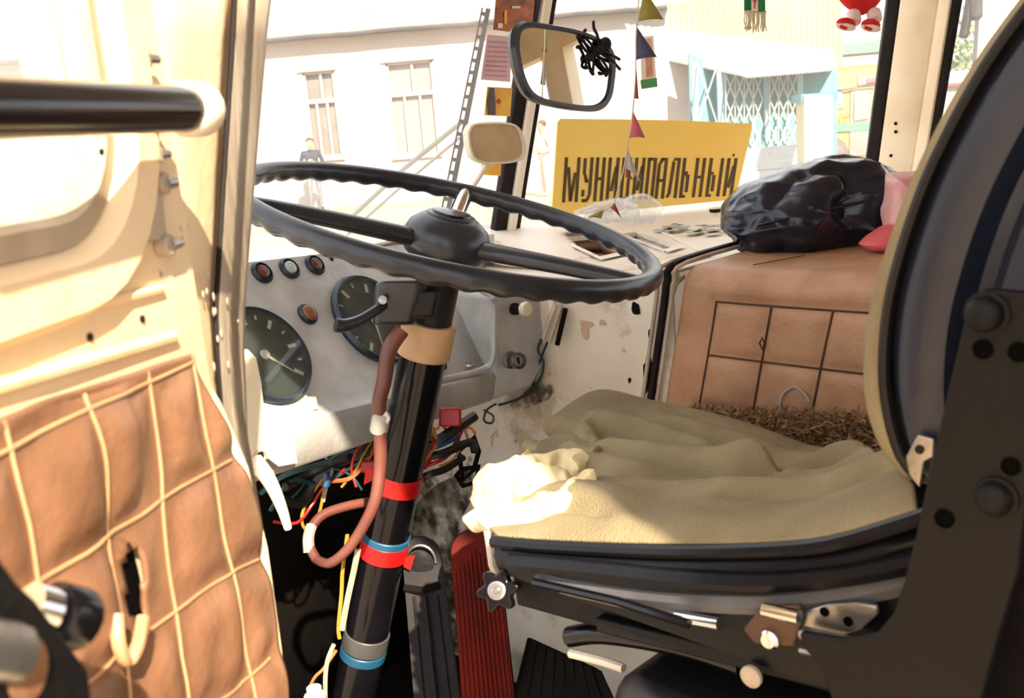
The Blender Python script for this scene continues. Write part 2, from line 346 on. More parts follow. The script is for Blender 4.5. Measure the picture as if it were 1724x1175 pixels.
def pane(name, p4, m, label):
    o = obj(MB().prism(p4, (V(p4[1])-V(p4[0])).cross(V(p4[3])-V(p4[0])).normalized()*0.004), name, m, smooth=False)
    o['kind'] = 'structure'; o['label'] = label; o['category'] = 'window'; return o
g = V((0, 0.012, 0))
pane('window_1', [lp(0.77)+g, dv(0.77)+g, dv(1.54)+g, lp(1.54)+g], 'windscreen', 'left windscreen pane in front of the steering wheel')
pane('window_2', [dv(0.77)+g, rp(0.77)+g, rp(1.54)+g, dv(1.54)+g], 'windscreen', 'right windscreen pane behind the yellow sign')
pane('window_3', [V((RX+0.02, rq(0.77).y, 0.77)), V((RX+0.02, -0.36, 0.77)), V((RX+0.0, -0.36, 1.42)), V((RX+0.0, rq(1.42).y, 1.42))], 'side_glass', 'side window pane right of the cream pillar')

# windscreen divider: black rubber, cream strip, black rubber
w = (rp(1.0)-dv(1.0)).normalized(); nb = V((w.y, -w.x, 0))
t = thing('trim_3', 'black rubber and cream divider between the two windscreen panes', 'trim', dvb, kind='structure')
def bar(a, b, wv, dvv): return MB().prism([a-wv, a+wv, b+wv, b-wv], dvv)
def strip3(za, zb, o1, o2, m, nm, th=0.02):
    a, b = dv(za), dv(zb)
    o = obj(MB().prism([a+w*o1, a+w*o2, b+w*o2, b+w*o1], nb*th), nm, m, t, bevel=0.003)
strip3(0.755, 1.54, -0.033, -0.006, 'rubber', 'gasket'); strip3(0.755, 1.54, -0.006, 0.012, 'cream_chip', 'cover_strip', 0.026)
strip3(0.755, 1.54, 0.012, 0.026, 'rubber', 'gasket')
# right pillar: broad cream sheet with a rolled rim and rivets, rubber gaskets either side
t = thing('trim_4', 'broad cream windscreen pillar with rivets and black gaskets', 'pillar', rpb, kind='structure')
def colp(z0, z1, fa, fb, dep, nm, m, n=8, th=0.03, bev=0.004):
    rows = []
    for i in range(n+1):
        z = lerp(z0, z1, i/n); a, b = rp(z), rq(z); rows.append([lerp(a, b, fa)+dep, lerp(a, b, (fa+fb)/2)+dep*1.3, lerp(a, b, fb)+dep])
    return obj(MB().grid(rows), nm, m, t, solid=th, bevel=bev)
inn = V((-0.6, -0.75, 0)).normalized()
colp(0.62, 1.6, 0.10, 0.80, inn*0.01, 'panel', 'cream_pillar'); colp(0.62, 1.6, 0.78, 0.90, inn*0.03, 'rolled_rim', 'cream_pillar', th=0.02)
colp(0.62, 1.6, -0.16, 0.12, inn*0.0, 'gasket', 'rubber', th=0.025); colp(0.76, 1.5, 0.90, 1.16, inn*0.02, 'gasket', 'rubber', th=0.025)
for px, py in ((1535, 45), (1527, 88), (1522, 115), (1516, 132), (1512, 190), (1508, 208), (1508, 222), (1500, 262), (1541, 3)):
    p = ON(px, py, rpb, V((0.6, 0.75, 0)))*1
    p = lerp(CAM, p, 0.972); obj(MB().ell(p, V((0.0035, -0.003, 0)), V((0, 0, 0.0045)), inn*0.002, 8, 5), 'rivet', 'rubber', t)
# handrails and ceiling rails seen in the mirror
for i, (x, z) in enumerate(((0.75, 1.5), (1.95, 1.5))):
    tag(obj(MB().tube([(x, -4.1, z), (x, -0.6, z)], 0.016, 10), 'hand_rail', 'rail'), ['cream ceiling hand rail on the driver side of the bus', 'cream ceiling hand rail on the passenger side of the bus'][i], 'rail', 'ceiling hand rails')

# ================================================================ DOOR (swung open, inner face to the camera)
P0 = V((0.31, 0.515, 0)); DN = V((0.6, -0.8, 0)); DS = V((-0.8, -0.6, 0))
def D(x, y, off=0.0): return ON(x, y, P0 + DN*off, DN)
def dsz(p): q = p - P0; return q.dot(DS), p.z
def dpt(s, z, off=0.0): return P0 + DS*s + DN*off + V((0, 0, z))
door = thing('door_1', 'cream driver door swung open with tan quilted vinyl lining', 'door', P0, kind='structure')
s_h = dsz(D(262, 400))[0]                                   # hinge edge of the door
# window opening loop in door coordinates
cw = [dsz(D(*p)) for p in ((112, 60), (150, 260), (60, 378))]
s_w0 = dsz(D(172, 150))[0]; z_w0 = dsz(D(20, 412))[1]
s_w1, z_w1 = s_w0+0.32, 1.30
hw, hh = (s_w1-s_w0), (z_w1-z_w0); wc = ((s_w0+s_w1)/2, (z_w0+z_w1)/2)
def wloop(grow, off, r): return [dpt(wc[0]+a, wc[1]+b, off) for a, b in rrect(hw+2*grow, hh+2*grow, r+grow, 8)]
z_q = dsz(D(150, 660))[1]                                   # top of the quilted lining
s_e = s_h+0.56
HE = sorted((dsz(D(*p))[1], dsz(D(*p))[0]) for p in ((238, -80), (246, 60), (256, 250), (268, 420), (280, 520), (312, 596), (345, 700), (382, 800), (415, 930), (440, 1100), (452, 1260)))
def hedge(z):
    if z <= HE[0][0]: return HE[0][1]
    for (za, sa), (zb, sb_) in zip(HE, HE[1:]):
        if z <= zb: return lerp(sa, sb_, (z-za)/(zb-za))
    return HE[-1][1]
def outer(off):
    L = []
    for a, b in rrect(hw, hh, 0.05, 8):
        ang = math.atan2(b/hh, a/hw); ca, sa = math.cos(ang), math.sin(ang); k = 1/max(abs(ca), abs(sa))
        z = wc[1] + sa*k*((1.36-wc[1]) if sa > 0 else (wc[1]-0.06)); x = wc[0] + ca*k*((s_e-wc[0]) if ca > 0 else (wc[0]-hedge(z)))
        L.append(dpt(x, z, off))
    return L
mb = MB().grid([outer(-0.035), outer(0.0), wloop(0.035, 0.0, 0.05), wloop(0.030, 0.008, 0.05), wloop(0.012, 0.008, 0.05), wloop(0.0, -0.012, 0.05), wloop(0.0, -0.035, 0.05)], True, True)
obj(mb, 'door_frame', 'door_cream', door)
obj(MB().grid([wloop(0.006, 0.0, 0.05), wloop(-0.004, 0.002, 0.05), wloop(-0.012, -0.008, 0.05), wloop(-0.004, -0.014, 0.05)], True, True), 'window_gasket', 'strip', door)
g4 = wloop(-0.005, -0.018, 0.05); obj(MB().prism(g4, DN*-0.004), 'window_pane', 'door_glass', door, smooth=False)
# pressed ridges across the waist of the door
for (a, b), rr in ((((-140, 580), (272, 486)), 0.0022), (((-140, 690), (292, 566)), 0.0030)):
    obj(MB().tube([D(*a, 0.001), D(lerp(a[0], b[0], .5), lerp(a[1], b[1], .5), 0.002), D(*b, 0.001)], rr, 8), 'pressed_ridge', 'door_cream', door)
obj(MB().prism([D(165, 415, 0.001), D(272, 405, 0.001), D(262, 285, 0.001), D(205, 285, 0.001), D(190, 350, 0.001)], DN*0.003), 'shaded_corner', 'strip', door, bevel=0.001, label='grey patch standing in for the shaded door corner')  # grey patch puts the shade beside the window into the colour
for px, py, r_ in ((258, 310, 0.0040), (266, 414, 0.0040), (228, 100, 0.0032), (248, 262, 0.0028)):
    p = D(px, py, 0.0); o = obj(MB().cyl(p, p+DN*0.007, r_*1.3, 16), 'hinge_bolt', 'strip', door, bevel=0.001)
    obj(MB().cyl(p+DN*0.006, p+DN*0.006-DS*0.009, r_*0.7, 10), 'hinge_pin', 'steel', o)
for px, py in ((170, 257), (238, 537), (150, 568)):
    p = D(px, py, 0.0); obj(MB().lathe(p, DN, [(0.0018, 0), (0.0018, 0.001), (0.001, 0.0015)], 10), 'rivet', 'rubber', door)
# quilted lining: padded sheet with sewn seams
seams = [[(-12, 708), (0, 745), (50, 985), (62, 1110), (75, 1260)], [(118, 664), (122, 690), (150, 800), (165, 905), (186, 1010), (200, 1110), (215, 1260)], [(236, 626), (240, 650), (258, 780), (262, 860), (272, 960), (290, 1070), (310, 1260)], [(311, 602), (313, 610), (338, 770), (372, 940), (398, 1070), (425, 1260)],
         [(-140, 820), (0, 757), (120, 690), (230, 648), (313, 610)], [(-140, 1080), (40, 985), (160, 905), (225, 868), (265, 838), (335, 795), (378, 775)], [(-60, 1260), (90, 1175), (200, 1090), (290, 1025), (330, 995), (375, 965), (425, 942)], [(230, 1260), (370, 1172), (400, 1145), (436, 1108)]]
SS = [[V(dsz(D(*p)) + (0,)) for p in smooth_path([(x, y, 0) for x, y in L], 5)] if False else [V((*dsz(D(p.x, p.y)), 0)) for p in smooth_path([(x, y, 0) for x, y in L], 5)] for L in seams]
def segd(q, L):
    best = 9
    for a, b in zip(L, L[1:]):
        ab = b-a; k = max(0, min(1, (q-a).dot(ab)/max(ab.length_squared, 1e-12))); best = min(best, (q-a-ab*k).length)
    return best
edge = [(-140, 750), (0, 700), (60, 675), (125, 655), (200, 632), (260, 612), (312, 596)]
right = [(316, 596), (352, 690), (396, 790), (426, 900), (446, 1040), (458, 1175), (464, 1270)]
def lumps(q): return 0.007*nz((q.x*16, q.y*10, 3)) + 0.003*nz((q.x*45, q.y*22, 6))
NU, NV = 64, 70
ep = smooth_path([(x, y, 0) for x, y in edge], 8); rpth = smooth_path([(x, y, 0) for x, y in right], 8)
def along(path, t):
    k = t*(len(path)-1); i = min(int(k), len(path)-2); return path[i].lerp(path[i+1], k-i)
TL_ = V((*dsz(D(-140, 750)), 0)); hole = V((*dsz(D(214, 990)), 0))
rows = []; keep = []
for j in range(NV+1):
    tv = j/NV; rv = along(rpth, tv); R_ = V((*dsz(D(rv.x, rv.y)), 0)); row = []
    for i in range(NU+1):
        tu = i/NU; ev_ = along(ep, tu); T_ = V((*dsz(D(ev_.x, ev_.y)), 0)); T1 = V((*dsz(D(316, 596)), 0))
        q = V((T_.x + (R_.x-T1.x)*tu, lerp(T_.y, T_.y + (R_.y-T1.y), 1.0), 0))
        dmin = min(segd(q, L) for L in SS)
        h = 0.002 + 0.0055*(1-math.exp(-(dmin/0.010)**2)) + lumps(q)
        if (T_-V((q.x, q.y, 0))).length < 0.004: h = 0.003
        h = max(h, 0.0022); q3 = dpt(q.x, q.y, h); dh = V(((q.x-hole.x)/0.0065, (q.y-hole.y)/0.022, 0)).length
        row.append(q3); keep.append(dh)
    rows.append(row)
mb = MB().grid(rows); K = NU+1
mb.f = [f for f in mb.f if sum(keep[i] for i in f)/4 > 1.0]
obj(mb, 'quilted_lining', 'vinyl_door', door, solid=0.002, label='tan quilted vinyl lining')
lining = door.children[-1]
for k, L in enumerate(SS):
    ok = [p for p in L if p.y < 1.2]
    obj(MB().tube([dpt(p.x, p.y, max(0.0035+lumps(p), 0.0035)) for p in ok], 0.0009, 6), 'seam', 'piping', door)
obj(MB().ell(dpt(hole.x, hole.y, -0.001), DS*0.012, V((0, 0, 0.03)), DN*0.003, 12, 6), 'torn_hole', 'cavity', door)
for (a, b, c) in (((196, 1035), (200, 1085), (214, 1118)), ((240, 1040), (232, 1085), (216, 1118))):
    obj(MB().tube(smooth_path([D(*a, 0.010), D(*b, 0.012), D(*c, 0.011)], 4), [0.0028]*8+[0.0016], 8), 'torn_flap', 'piping', door)
# grab bar across the door window
gb0, gb1 = D(-160, 180, 0.03), D(336, 184, 0.03)
bar_ = obj(MB().tube([gb0, gb1-(gb1-gb0).normalized()*0.004], 0.0098, 20), 'grab_bar', 'black_gloss', door, label='black enamelled grab bar')
dr = (gb1-gb0).normalized()
obj(MB().lathe(gb1-dr*0.016, dr, [(0.0105, 0), (0.0122, 0.002), (0.0122, 0.016), (0.0105, 0.020)], 20), 'end_socket', 'ivory', bar_)
obj(MB().cyl(gb1-dr*0.002, gb1-dr*0.002-DN*0.028, 0.006, 10), 'bracket', 'ivory', bar_)
# latch plate and handle at the bottom edge of the picture
lat = lambda x, y: D(x, y, 0.06)
outl = [(-60, 880), (0, 938), (30, 980), (62, 1010), (110, 1075), (150, 1128), (158, 1190), (160, 1260), (-60, 1260)]
o = obj(MB().prism([lat(*p) for p in outl], DN*-0.004), 'latch_plate', 'steel_black', door, bevel=0.0012)
obj(MB().lathe(D(46, 1128, 0.0602), DN, [(0.0085, 0), (0.0085, 0.0006), (0.007, 0.0008)], 16), 'plate_hole', 'vinyl_door', o)
obj(MB().tube([lat(-60, 1090), lat(20, 1100)], 0.008, 10), 'latch_rod', 'steel', o)
obj(MB().cyl(lat(-60, 1240), lat(-60, 1240)-DN*0.055, 0.008), 'standoff', 'steel_black', o)
ka, kb = D(48, 1022, 0.045), D(84, 1032, 0.048); kc = D(136, 1043, 0.05)
k_ = obj(MB().tube([ka, kb], 0.0075, 16), 'handle_shank', 'chrome', door)
obj(MB().tube([kb, lerp(kb, kc, .1), lerp(kb, kc, .9), kc], [0.0085, 0.0095, 0.0095, 0.007], 18), 'handle_knob', 'black_gloss', k_)

# body pillar beside the door
pil = thing('trim_5', 'cream door pillar with a bare grey metal edge strip', 'pillar', (LX, 0.54, 0), kind='structure')
Lf = [(238, -80), (246, 60), (256, 250), (268, 420), (280, 520), (312, 596), (345, 700), (382, 800), (415, 930), (440, 1100), (452, 1260)]
Rt = [(398, -80), (390, 60), (378, 250), (368, 420), (362, 520), (364, 596), (372, 700), (390, 800), (412, 930), (436, 1100), (450, 1260)]
Qt = [(466, -80), (450, 60), (434, 250), (420, 420), (413, 520), (412, 596), (416, 700), (420, 800), (428, 930), (438, 1100), (446, 1260)]
rows = [[D(*a, -0.012), D((a[0]*.55+b[0]*.45), (a[1]*.55+b[1]*.45), -0.008), D(*b, -0.016)] for a, b in zip(Lf, Rt)]
obj(MB().grid([smooth_path(r, 3) for r in rows]), 'pillar_face', 'door_cream', pil, solid=0.012, off=1)
rows = [[D(b[0]+2, b[1], -0.018), D(lerp(b[0], c_[0], .12), b[1], -0.008), D(lerp(b[0], c_[0], .92), b[1], -0.014), D(c_[0], c_[1], -0.030)] for b, c_ in zip(Rt, Qt)]
obj(MB().grid(rows), 'edge_strip', 'strip', pil, solid=0.012, off=1)
obj(MB().tube([D(b[0]+1, b[1], -0.010) for b in Rt[:8]], 0.0016, 6), 'gap_line', 'rubber', pil)
random.seed(3)
for k in range(16):
    py = random.uniform(450, 640); px = random.gauss(355, 14)
    obj(MB().ell(D(px, py, -0.0075), DS*random.uniform(.0006, .0014), V((0, 0, random.uniform(.0008, .003))), DN*0.0005, 8, 4), 'paint_flake', 'strip', pil)

# ================================================================ ENGINE HOUSING
EX = 1.10
eh = thing('engine_housing', 'grimy white metal engine housing between dashboard and tan cover', 'housing', (EX, 1.0, 0))
# left face: from the tan cover forwards under the dashboard to the footwell, rounded top corner
rows = []
for y in [0.80, 0.84, 0.88, 0.93, 0.97, 1.0, 1.05, 1.12, 1.2, 1.3, 1.405]:
    bend = 0.02*max(0, (0.97-y))/0.17
    rows.append([V((EX+bend, y, z)) + V((0.004*nz((y*9, z*9, 1)), 0, 0)) for z in ([0.0, 0.12, 0.25, 0.38, 0.5, 0.6, 0.68, 0.705] if y < 1.25 else [0.0, 0.12, 0.25, 0.36, 0.46, 0.54, 0.6, 0.64])] + [V((EX+bend+0.012, y, 0.722 if y < 1.25 else 0.65)), V((EX+bend+0.03, y, 0.728 if y < 1.25 else 0.655))])
obj(MB().grid(rows), 'side_sheet', 'engine_white', eh, solid=0.006)
obj(MB().tube([V((EX-0.002, 1.0, z)) for z in (0.05, 0.3, 0.66)], 0.0025, 6), 'folded_joint', 'engine_white', eh)
obj(MB().box((EX+0.0, 1.0, 0.69), (0.012, 0, 0), (0, 0.006, 0), (0, 0, 0.03)), 'lip', 'cream_chip', eh, bevel=0.002)
# rolled top edge
obj(MB().tube(smooth_path([V((EX+0.03, 0.80, 0.735)), V((EX+0.005, 0.9, 0.724)), V((EX-0.01, 0.97, 0.712)), V((EX-0.03, 1.03, 0.72))], 5), 0.011, 10), 'rolled_edge', 'cream_chip', eh)
for ol, m_ in (([(700, 850), (735, 815), (790, 790), (800, 830), (772, 880), (768, 960), (775, 1060), (800, 1180), (660, 1180), (660, 900)], 'mottle'), ([(690, 830), (740, 790), (805, 760), (838, 720), (840, 790), (812, 840), (800, 900), (795, 1000), (820, 1180), (660, 1180)], 'mottle_light'), ([(898, 590), (935, 590), (942, 640), (925, 672), (880, 690), (850, 690), (895, 650)], 'mottle_light')):
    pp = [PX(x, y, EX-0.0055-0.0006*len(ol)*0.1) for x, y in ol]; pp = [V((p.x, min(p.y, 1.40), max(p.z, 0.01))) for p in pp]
    obj(MB().prism([p for p in pp if p.y < 1.60], (-0.0004, 0, 0)), 'dark_patch', m_, eh, smooth=False)  # dark mottled patches on the side sheet, most of them low down
# chipped flecks
random.seed(11)
for px, py, w_, h_ in ((1090, 635, .010, .022), (1092, 610, .006, .010), (1095, 562, .004, .008), (985, 545, .016, .006), (1012, 543, .010, .005), (985, 560, .008, .010), (1070, 520, .010, .010), (1060, 640, .003, .004), (1050, 590, .003, .003), (1100, 650, .006, .014)):
    p = PX(px, py, EX); ys = p.y; bend = 0.02*max(0, (0.97-ys))/0.17
    p = PX(px, py, EX+bend-0.004)
    L = [p + V((0, w_*math.cos(a)*(0.7+0.5*random.random()), h_*math.sin(a)*(0.7+0.5*random.random()))) for a in [i*math.pi/5 for i in range(10)]]
    obj(MB().prism(L, (-0.0008, 0, 0)), 'paint_chip', 'recess' if px < 1060 else 'grime', eh, smooth=False)

# cream shelf that runs along the windscreen over engine and dashboard
sh = thing('windscreen_shelf', 'chipped cream metal shelf under the windscreen with two openings', 'shelf', (1.5, 1.2, 0.7))
ZS = 0.735
def holed(poly_outer, holes): pass
# top sheet as strips around the two openings
def zq(p): return PZ(p[0], p[1], ZS)
h1 = [zq(p) for p in ((945, 405), (1010, 398), (1066, 424), (1010, 436))]
h2 = [zq(p) for p in ((1048, 398), (1072, 394), (1142, 417), (1118, 424))]
def sheet(xy_in, z):  # split the area with a fine grid and drop cells inside the openings
    return None
def inpoly(p, poly):
    r = False; n = len(poly)
    for i in range(n):
        a, b = poly[i], poly[(i+1) % n]
        if (a.y > p.y) != (b.y > p.y) and p.x < (b.x-a.x)*(p.y-a.y)/(b.y-a.y)+a.x: r = not r
    return r
def frontline(x): # y of the windscreen foot
    return lerp(lpb.y, dvb.y, (x-lpb.x)/(dvb.x-lpb.x)) if x < dvb.x else lerp(dvb.y, rpb.y, (x-dvb.x)/(rpb.x-dvb.x))
x0s, x1s = EX+0.025, RX-0.01; nx, ny = 110, 60; rows = []
for i in range(nx+1):
    x = lerp(x0s, x1s, i/nx); yf = frontline(x)+0.01; yb = 0.80 + 0.02*max(0, 1-(x-x0s)/0.3)
    rows.append([V((x, lerp(yb, yf, j/ny), ZS + 0.032*max(0, (j/ny-0.55)/0.45)**1.5 + 0.0015*nz((x*12, j*.2, 0)))) for j in range(ny+1)])
mb = MB().grid(rows)
mb.f = [f for f in mb.f if not any(inpoly(sum((mb.v[i] for i in f), V((0, 0, 0)))/4, h) for h in (h1, h2))]
obj(mb, 'top_sheet', 'cream_chip', sh, solid=0.004, off=-1)
for h, m, nm in ((h1, 'recess', 'recess_tray'), (h2, 'cream_chip', 'recess_tray')):
    dn = V((0, 0, -0.03)); c = sum(h, V((0, 0, 0)))/4
    big = [c+(p-c)*1.12 + V((0, 0, -0.002)) for p in h]
    q = MB().grid([big, [p+dn for p in big]], False, True); q.add([p+dn for p in big], [(0, 1, 2, 3)])
    obj(q, nm, m, sh, solid=0.002)
    obj(MB().grid([[c+(p-c)*1.0+V((0, 0, 0.0045)) for p in h], [c+(p-c)*1.0+V((0, 0, -0.004)) for p in h]], False, True).grid([[c+(p-c)*1.0+V((0, 0, 0.0045)) for p in h], [c+(p-c)*1.22+V((0, 0, 0.0035)) for p in h]], False, True), 'opening_rim', 'cream_chip', sh, smooth=False)
q = [zq(p) for p in ((900, 455), (1085, 468), (1195, 432), (1100, 385), (960, 388))]
obj(MB().tube([p+V((0, 0, 0.002)) for p in q[1:4]], 0.003, 6), 'hatch_edge', 'cream_chip', sh)
# dashboard part of the shelf, left of the engine
rows = []
for i in range(25):
    x = lerp(LX+0.02, EX+0.04, i/24); yf = frontline(x)+0.008; y0_ = 1.112+0.20*(x-0.663)
    rows.append([V((x, lerp(y0_, max(yf, y0_+0.02), j/5), lerp(0.800, 0.775, j/5))) for j in range(6)])
obj(MB().grid(rows), 'dash_ledge', 'cream_chip', sh, solid=0.004, off=-1)
# grey-green flaking patch
random.seed(5)
for k in range(26):
    p = PZ(random.uniform(1115, 1235), random.uniform(374, 392), ZS+0.006); s_ = random.uniform(.006, .02)
    L = [p + V((s_*math.cos(a)*random.uniform(.5, 1.2), s_*math.sin(a)*random.uniform(.5, 1.2), 0)) for a in [i*math.pi/4 for i in range(8)]]
    obj(MB().prism(L, (0, 0, 0.0012)), 'paint_flake', 'flake', sh, smooth=False)

# tan engine cover
ec = thing('engine_cover', 'tan vinyl padded engine cover with stitched squares', 'engine cover', (1.4, 0.45, 0))
SY = [0.717, 0.635, 0.553, 0.468, 0.384, 0.30]; SZ = [0.704, 0.630, 0.556, 0.48]
def ecy(y, z): return y + (0.742-z)*0.22
rows = []
zz = [0.0, 0.2, 0.4] + [0.45+0.006*i for i in range(46)]
ys = [0.10+0.0062*i for i in range(109)]
for y in ys:
    row = []
    for z in zz:
        if z > 0.722: continue
        dmin = min([abs(y-s_) if z < SZ[0]+0.004 else 9 for s_ in SY] + [abs(z-s_) if y < SY[0]+.004 else 9 for s_ in SZ])
        pad = 0.004*(1-math.exp(-(dmin/0.008)**2))
        row.append(V((EX+0.012-pad - 0.004*nz((y*6, z*6, 9)), ecy(y, z), z)))
    for k in range(1, 7):
        a = math.pi/2*k/6; z = 0.722+0.026*math.sin(a)
        row.append(V((EX+0.008+0.03*(1-math.cos(a)), ecy(y, z), z)))
    for k in range(1, 9):
        row.append(V((EX+0.038+0.1*k, ecy(y, 0.748), 0.748+0.004*k*0.3+0.002*nz((y*8, k, 2)))))
    rows.append(row)
obj(MB().grid(rows), 'padded_cover', 'vinyl_tan', ec, solid=0.004, off=-1)
for s_ in SY:
    obj(MB().tube([V((EX+0.0112-0.004*nz((s_*6, z*6, 9)), ecy(s_, z), z)) for z in [0.46+0.0122*i for i in range(21)]], 0.0015, 6), 'seam', 'thread', ec)
for s_ in SZ:
    obj(MB().tube([V((EX+0.0112-0.004*nz((y*6, s_*6, 9)), ecy(y, s_), s_)) for y in [0.12+0.0199*i for i in range(31)]], 0.0015, 6), 'seam', 'thread', ec)
kx = [PX(px, py, EX+0.002) for px, py in ((1283, 568), (1279, 578), (1283, 588), (1287, 578))]
obj(MB().tube(kx, 0.0012, 6, closed=True), 'thread_knot', 'thread', ec)
arc = smooth_path([PX(px, py, EX+0.004) for px, py in ((1313, 705), (1316, 668), (1335, 652), (1352, 660), (1362, 676))], 4)
obj(MB().tube(arc, 0.0016, 6), 'scuff_mark', 'flag_grey', ec)
# rubber edging where the cover meets the white housing
for dy, r_, m in ((0.012, 0.0055, 'rubber'), (0.026, 0.003, 'strip'), (0.001, 0.003, 'strip')):
    pts = [V((EX+0.004, ecy(0.782+dy, z), z)) for z in (0.3, 0.5, 0.6, 0.7, 0.73)] + [V((EX+0.03, ecy(0.782+dy, 0.752), 0.752)), V((EX+0.3, ecy(0.782+dy, 0.754), 0.756))]
    obj(MB().tube(smooth_path(pts, 4), r_, 8), 'edging', m, ec)
# crack on its lid
for (a, b, c_) in (((1355, 410, 0), (1268, 438, 0), 0.0007),):
    obj(MB().tube([PZ(a[0], a[1]+20, 0.751), PZ(b[0], b[1]+8, 0.751)], c_, 6), 'crack', 'thread', ec)

# brown fleece heaped beside the seat
random.seed(21)
mb = MB()
for k in range(5200):
    px = random.uniform(1165, 1500); t_ = (px-1165)/335; lo = lerp(692, 700, t_); 
    py = random.uniform(lo, lerp(700, 792, t_)); x = random.uniform(1.02, 1.085)
    p = PX(px, py, x); l = random.uniform(.004, .012); d_ = V((random.gauss(-.3, .6), random.gauss(0, .8), random.gauss(.6, .6))).normalized()
    sd = d_.orthogonal().normalized()*0.0011; bend = V((random.gauss(0, .4), random.gauss(0, .4), -.5))*l*0.5
    mb.add([p-sd, p+sd, p+d_*l+sd*0.6, p+d_*l*1.5+bend], [(0, 1, 2), (0, 2, 3)])
fl = obj(mb, 'fleece', 'fleece'); tag(fl, 'matted brown fleece between the seat cloth and the tan engine cover', 'fleece', kind='stuff')
rows = []
for i in range(24):
    px = lerp(1150, 1520, i/23); rows.append([PX(px, lerp(lerp(690, 708, i/23), lerp(702, 800, i/23), j/5), lerp(1.09, 1.03, j/5)) + V((0.006*nz((i, j, 4)), 0, 0.006*nz((i, j, 8)))) for j in range(6)])
obj(MB().grid(rows), 'fleece_backing', 'fleece', fl, solid=0.004)
tag(obj(MB().ab((0.99, 0.2, 0.0), (1.085, 0.76, 0.52)), 'engine_step', 'grime', bevel=0.01), 'dark ledge beside the engine cover carrying the fleece', 'ledge')

# ================================================================ DASHBOARD
FY = 1.06
da = thing('dashboard', 'grey painted metal instrument panel behind the steering wheel', 'dashboard', (0.72, 1.05, 0.55))
ti, yw_ = math.radians(33), math.radians(15)
BK = V((math.cos(ti)*math.sin(yw_), -math.cos(ti)*math.cos(yw_), math.sin(ti))); PF = V((0.75, 1.05, 0.70))
GE1 = V((0, 0, 1)).cross(BK).normalized(); GE2 = BK.cross(GE1)
def DF(px, py, off=0.0): return ON(px, py, PF + BK*off, BK)
rows = []
for px in (250, 330, 430, 490, 550, 620, 690, 760, 832):
    T_ = DF(px, 462-0.115*(px-240), 0); B_ = DF(px, 712-0.235*(px-440)); l1 = B_+V((0, -0.016, -0.003)); yb_l = l1.y-0.002
    l2 = PY(px, 790-0.346*(px-500), yb_l)
    rows.append([T_+V((0, 0.02, -0.004)), T_, lerp(T_, B_, .3), lerp(T_, B_, .6), lerp(T_, B_, .96), B_+V((0, -0.004, -0.001)), l1, l1+V((0, -0.002, -0.005)), l2+V((0, 0, 0.006)), l2+V((0, 0.006, 0)), l2+V((0, 0.05, 0.0))])
obj(MB().grid(rows), 'panel', 'dash', da, solid=0.003, off=-1)
# right end block with rounded frame
eb = [(833, 498), (846, 488), (880, 486), (921, 482), (926, 560), (918, 612), (896, 652), (834, 674)]
EY = 1.030
obj(MB().prism([PY(x, y, EY) for x, y in eb], (0, 0.09, 0)), 'end_block', 'dash', da, bevel=0.006)
rim = smooth_path([DF(x, y, o_) for x, y, o_ in ((700, 648, .004), (770, 634, .006), (812, 622, .012))] + [PY(x, y, EY-0.004) for x, y in ((829, 606), (831, 560), (831, 512), (826, 494))] + [DF(790, 484, .006)], 5)
obj(MB().tube(rim, 0.005, 8), 'raised_rim', 'dash', da)
def circ3(a, b, c):
    ax, ay, bx, by, cx, cy = a.x, a.z, b.x, b.z, c.x, c.z
    d = 2*(ax*(by-cy)+bx*(cy-ay)+cx*(ay-by))
    ux = ((ax*ax+ay*ay)*(by-cy)+(bx*bx+by*by)*(cy-ay)+(cx*cx+cy*cy)*(ay-by))/d
    uy = ((ax*ax+ay*ay)*(cx-bx)+(bx*bx+by*by)*(ax-cx)+(cx*cx+cy*cy)*(bx-ax))/d
    return ux, uy, math.hypot(ax-ux, ay-uy)
def gauge(c, r_, lab, needle, nticks):
    c = c - BK*(c-PF).dot(BK); gq = obj(MB().lathe(c, BK, [(r_, 0), (r_*1.02, 0.006), (r_*0.97, 0.011), (r_*0.92, 0.009), (r_*0.90, 0.003)], 40), 'gauge', 'gauge_rim', da, label=lab)
    obj(MB().lathe(c+BK*0.0025, BK, [(r_*0.91, 0), (r_*0.91, 0.001)], 40), 'dial', 'gauge_face', gq)
    for k in range(nticks):
        a = math.radians(225-270*k/(nticks-1)); d_ = GE1*math.cos(a)+GE2*math.sin(a); s_ = BK.cross(d_)
        L = 0.2 if k % 2 == 0 else 0.1
        obj(MB().box(c+BK*0.0042+d_*r_*(0.85-L/2), d_*r_*L/2, s_*r_*(0.035 if k % 2 == 0 else 0.018), BK*0.0004), 'scale_mark', 'gauge_white', gq, smooth=False)
    a = math.radians(needle); d_ = GE1*math.cos(a)+GE2*math.sin(a); s_ = BK.cross(d_)
    obj(MB().prism([c+BK*0.005-s_*r_*.03, c+BK*0.005+s_*r_*.03, c+BK*0.005+d_*r_*.7+s_*r_*.008, c+BK*0.005+d_*r_*.7-s_*r_*.008], BK*0.0006), 'needle', 'gauge_white', gq, smooth=False)
    obj(MB().lathe(c+BK*0.0045, BK, [(r_*.10, 0), (r_*.08, 0.003)], 14), 'needle_cap', 'gauge_white', gq)
    obj(MB().lathe(c+BK*0.0085, BK, [(r_*0.93, 0), (r_*0.93, 0.0008)], 40), 'glass', 'gauge_glass', gq)
    return c, r_
G1 = gauge(V((0.607, 1.015, 0.712)), 0.0635, 'large dark round gauge with scratched glass', -50, 13)
G2 = gauge(V((0.8095, 1.073, 0.7085)), 0.067, 'dark round gauge with white marks behind the steering column', 250, 11)
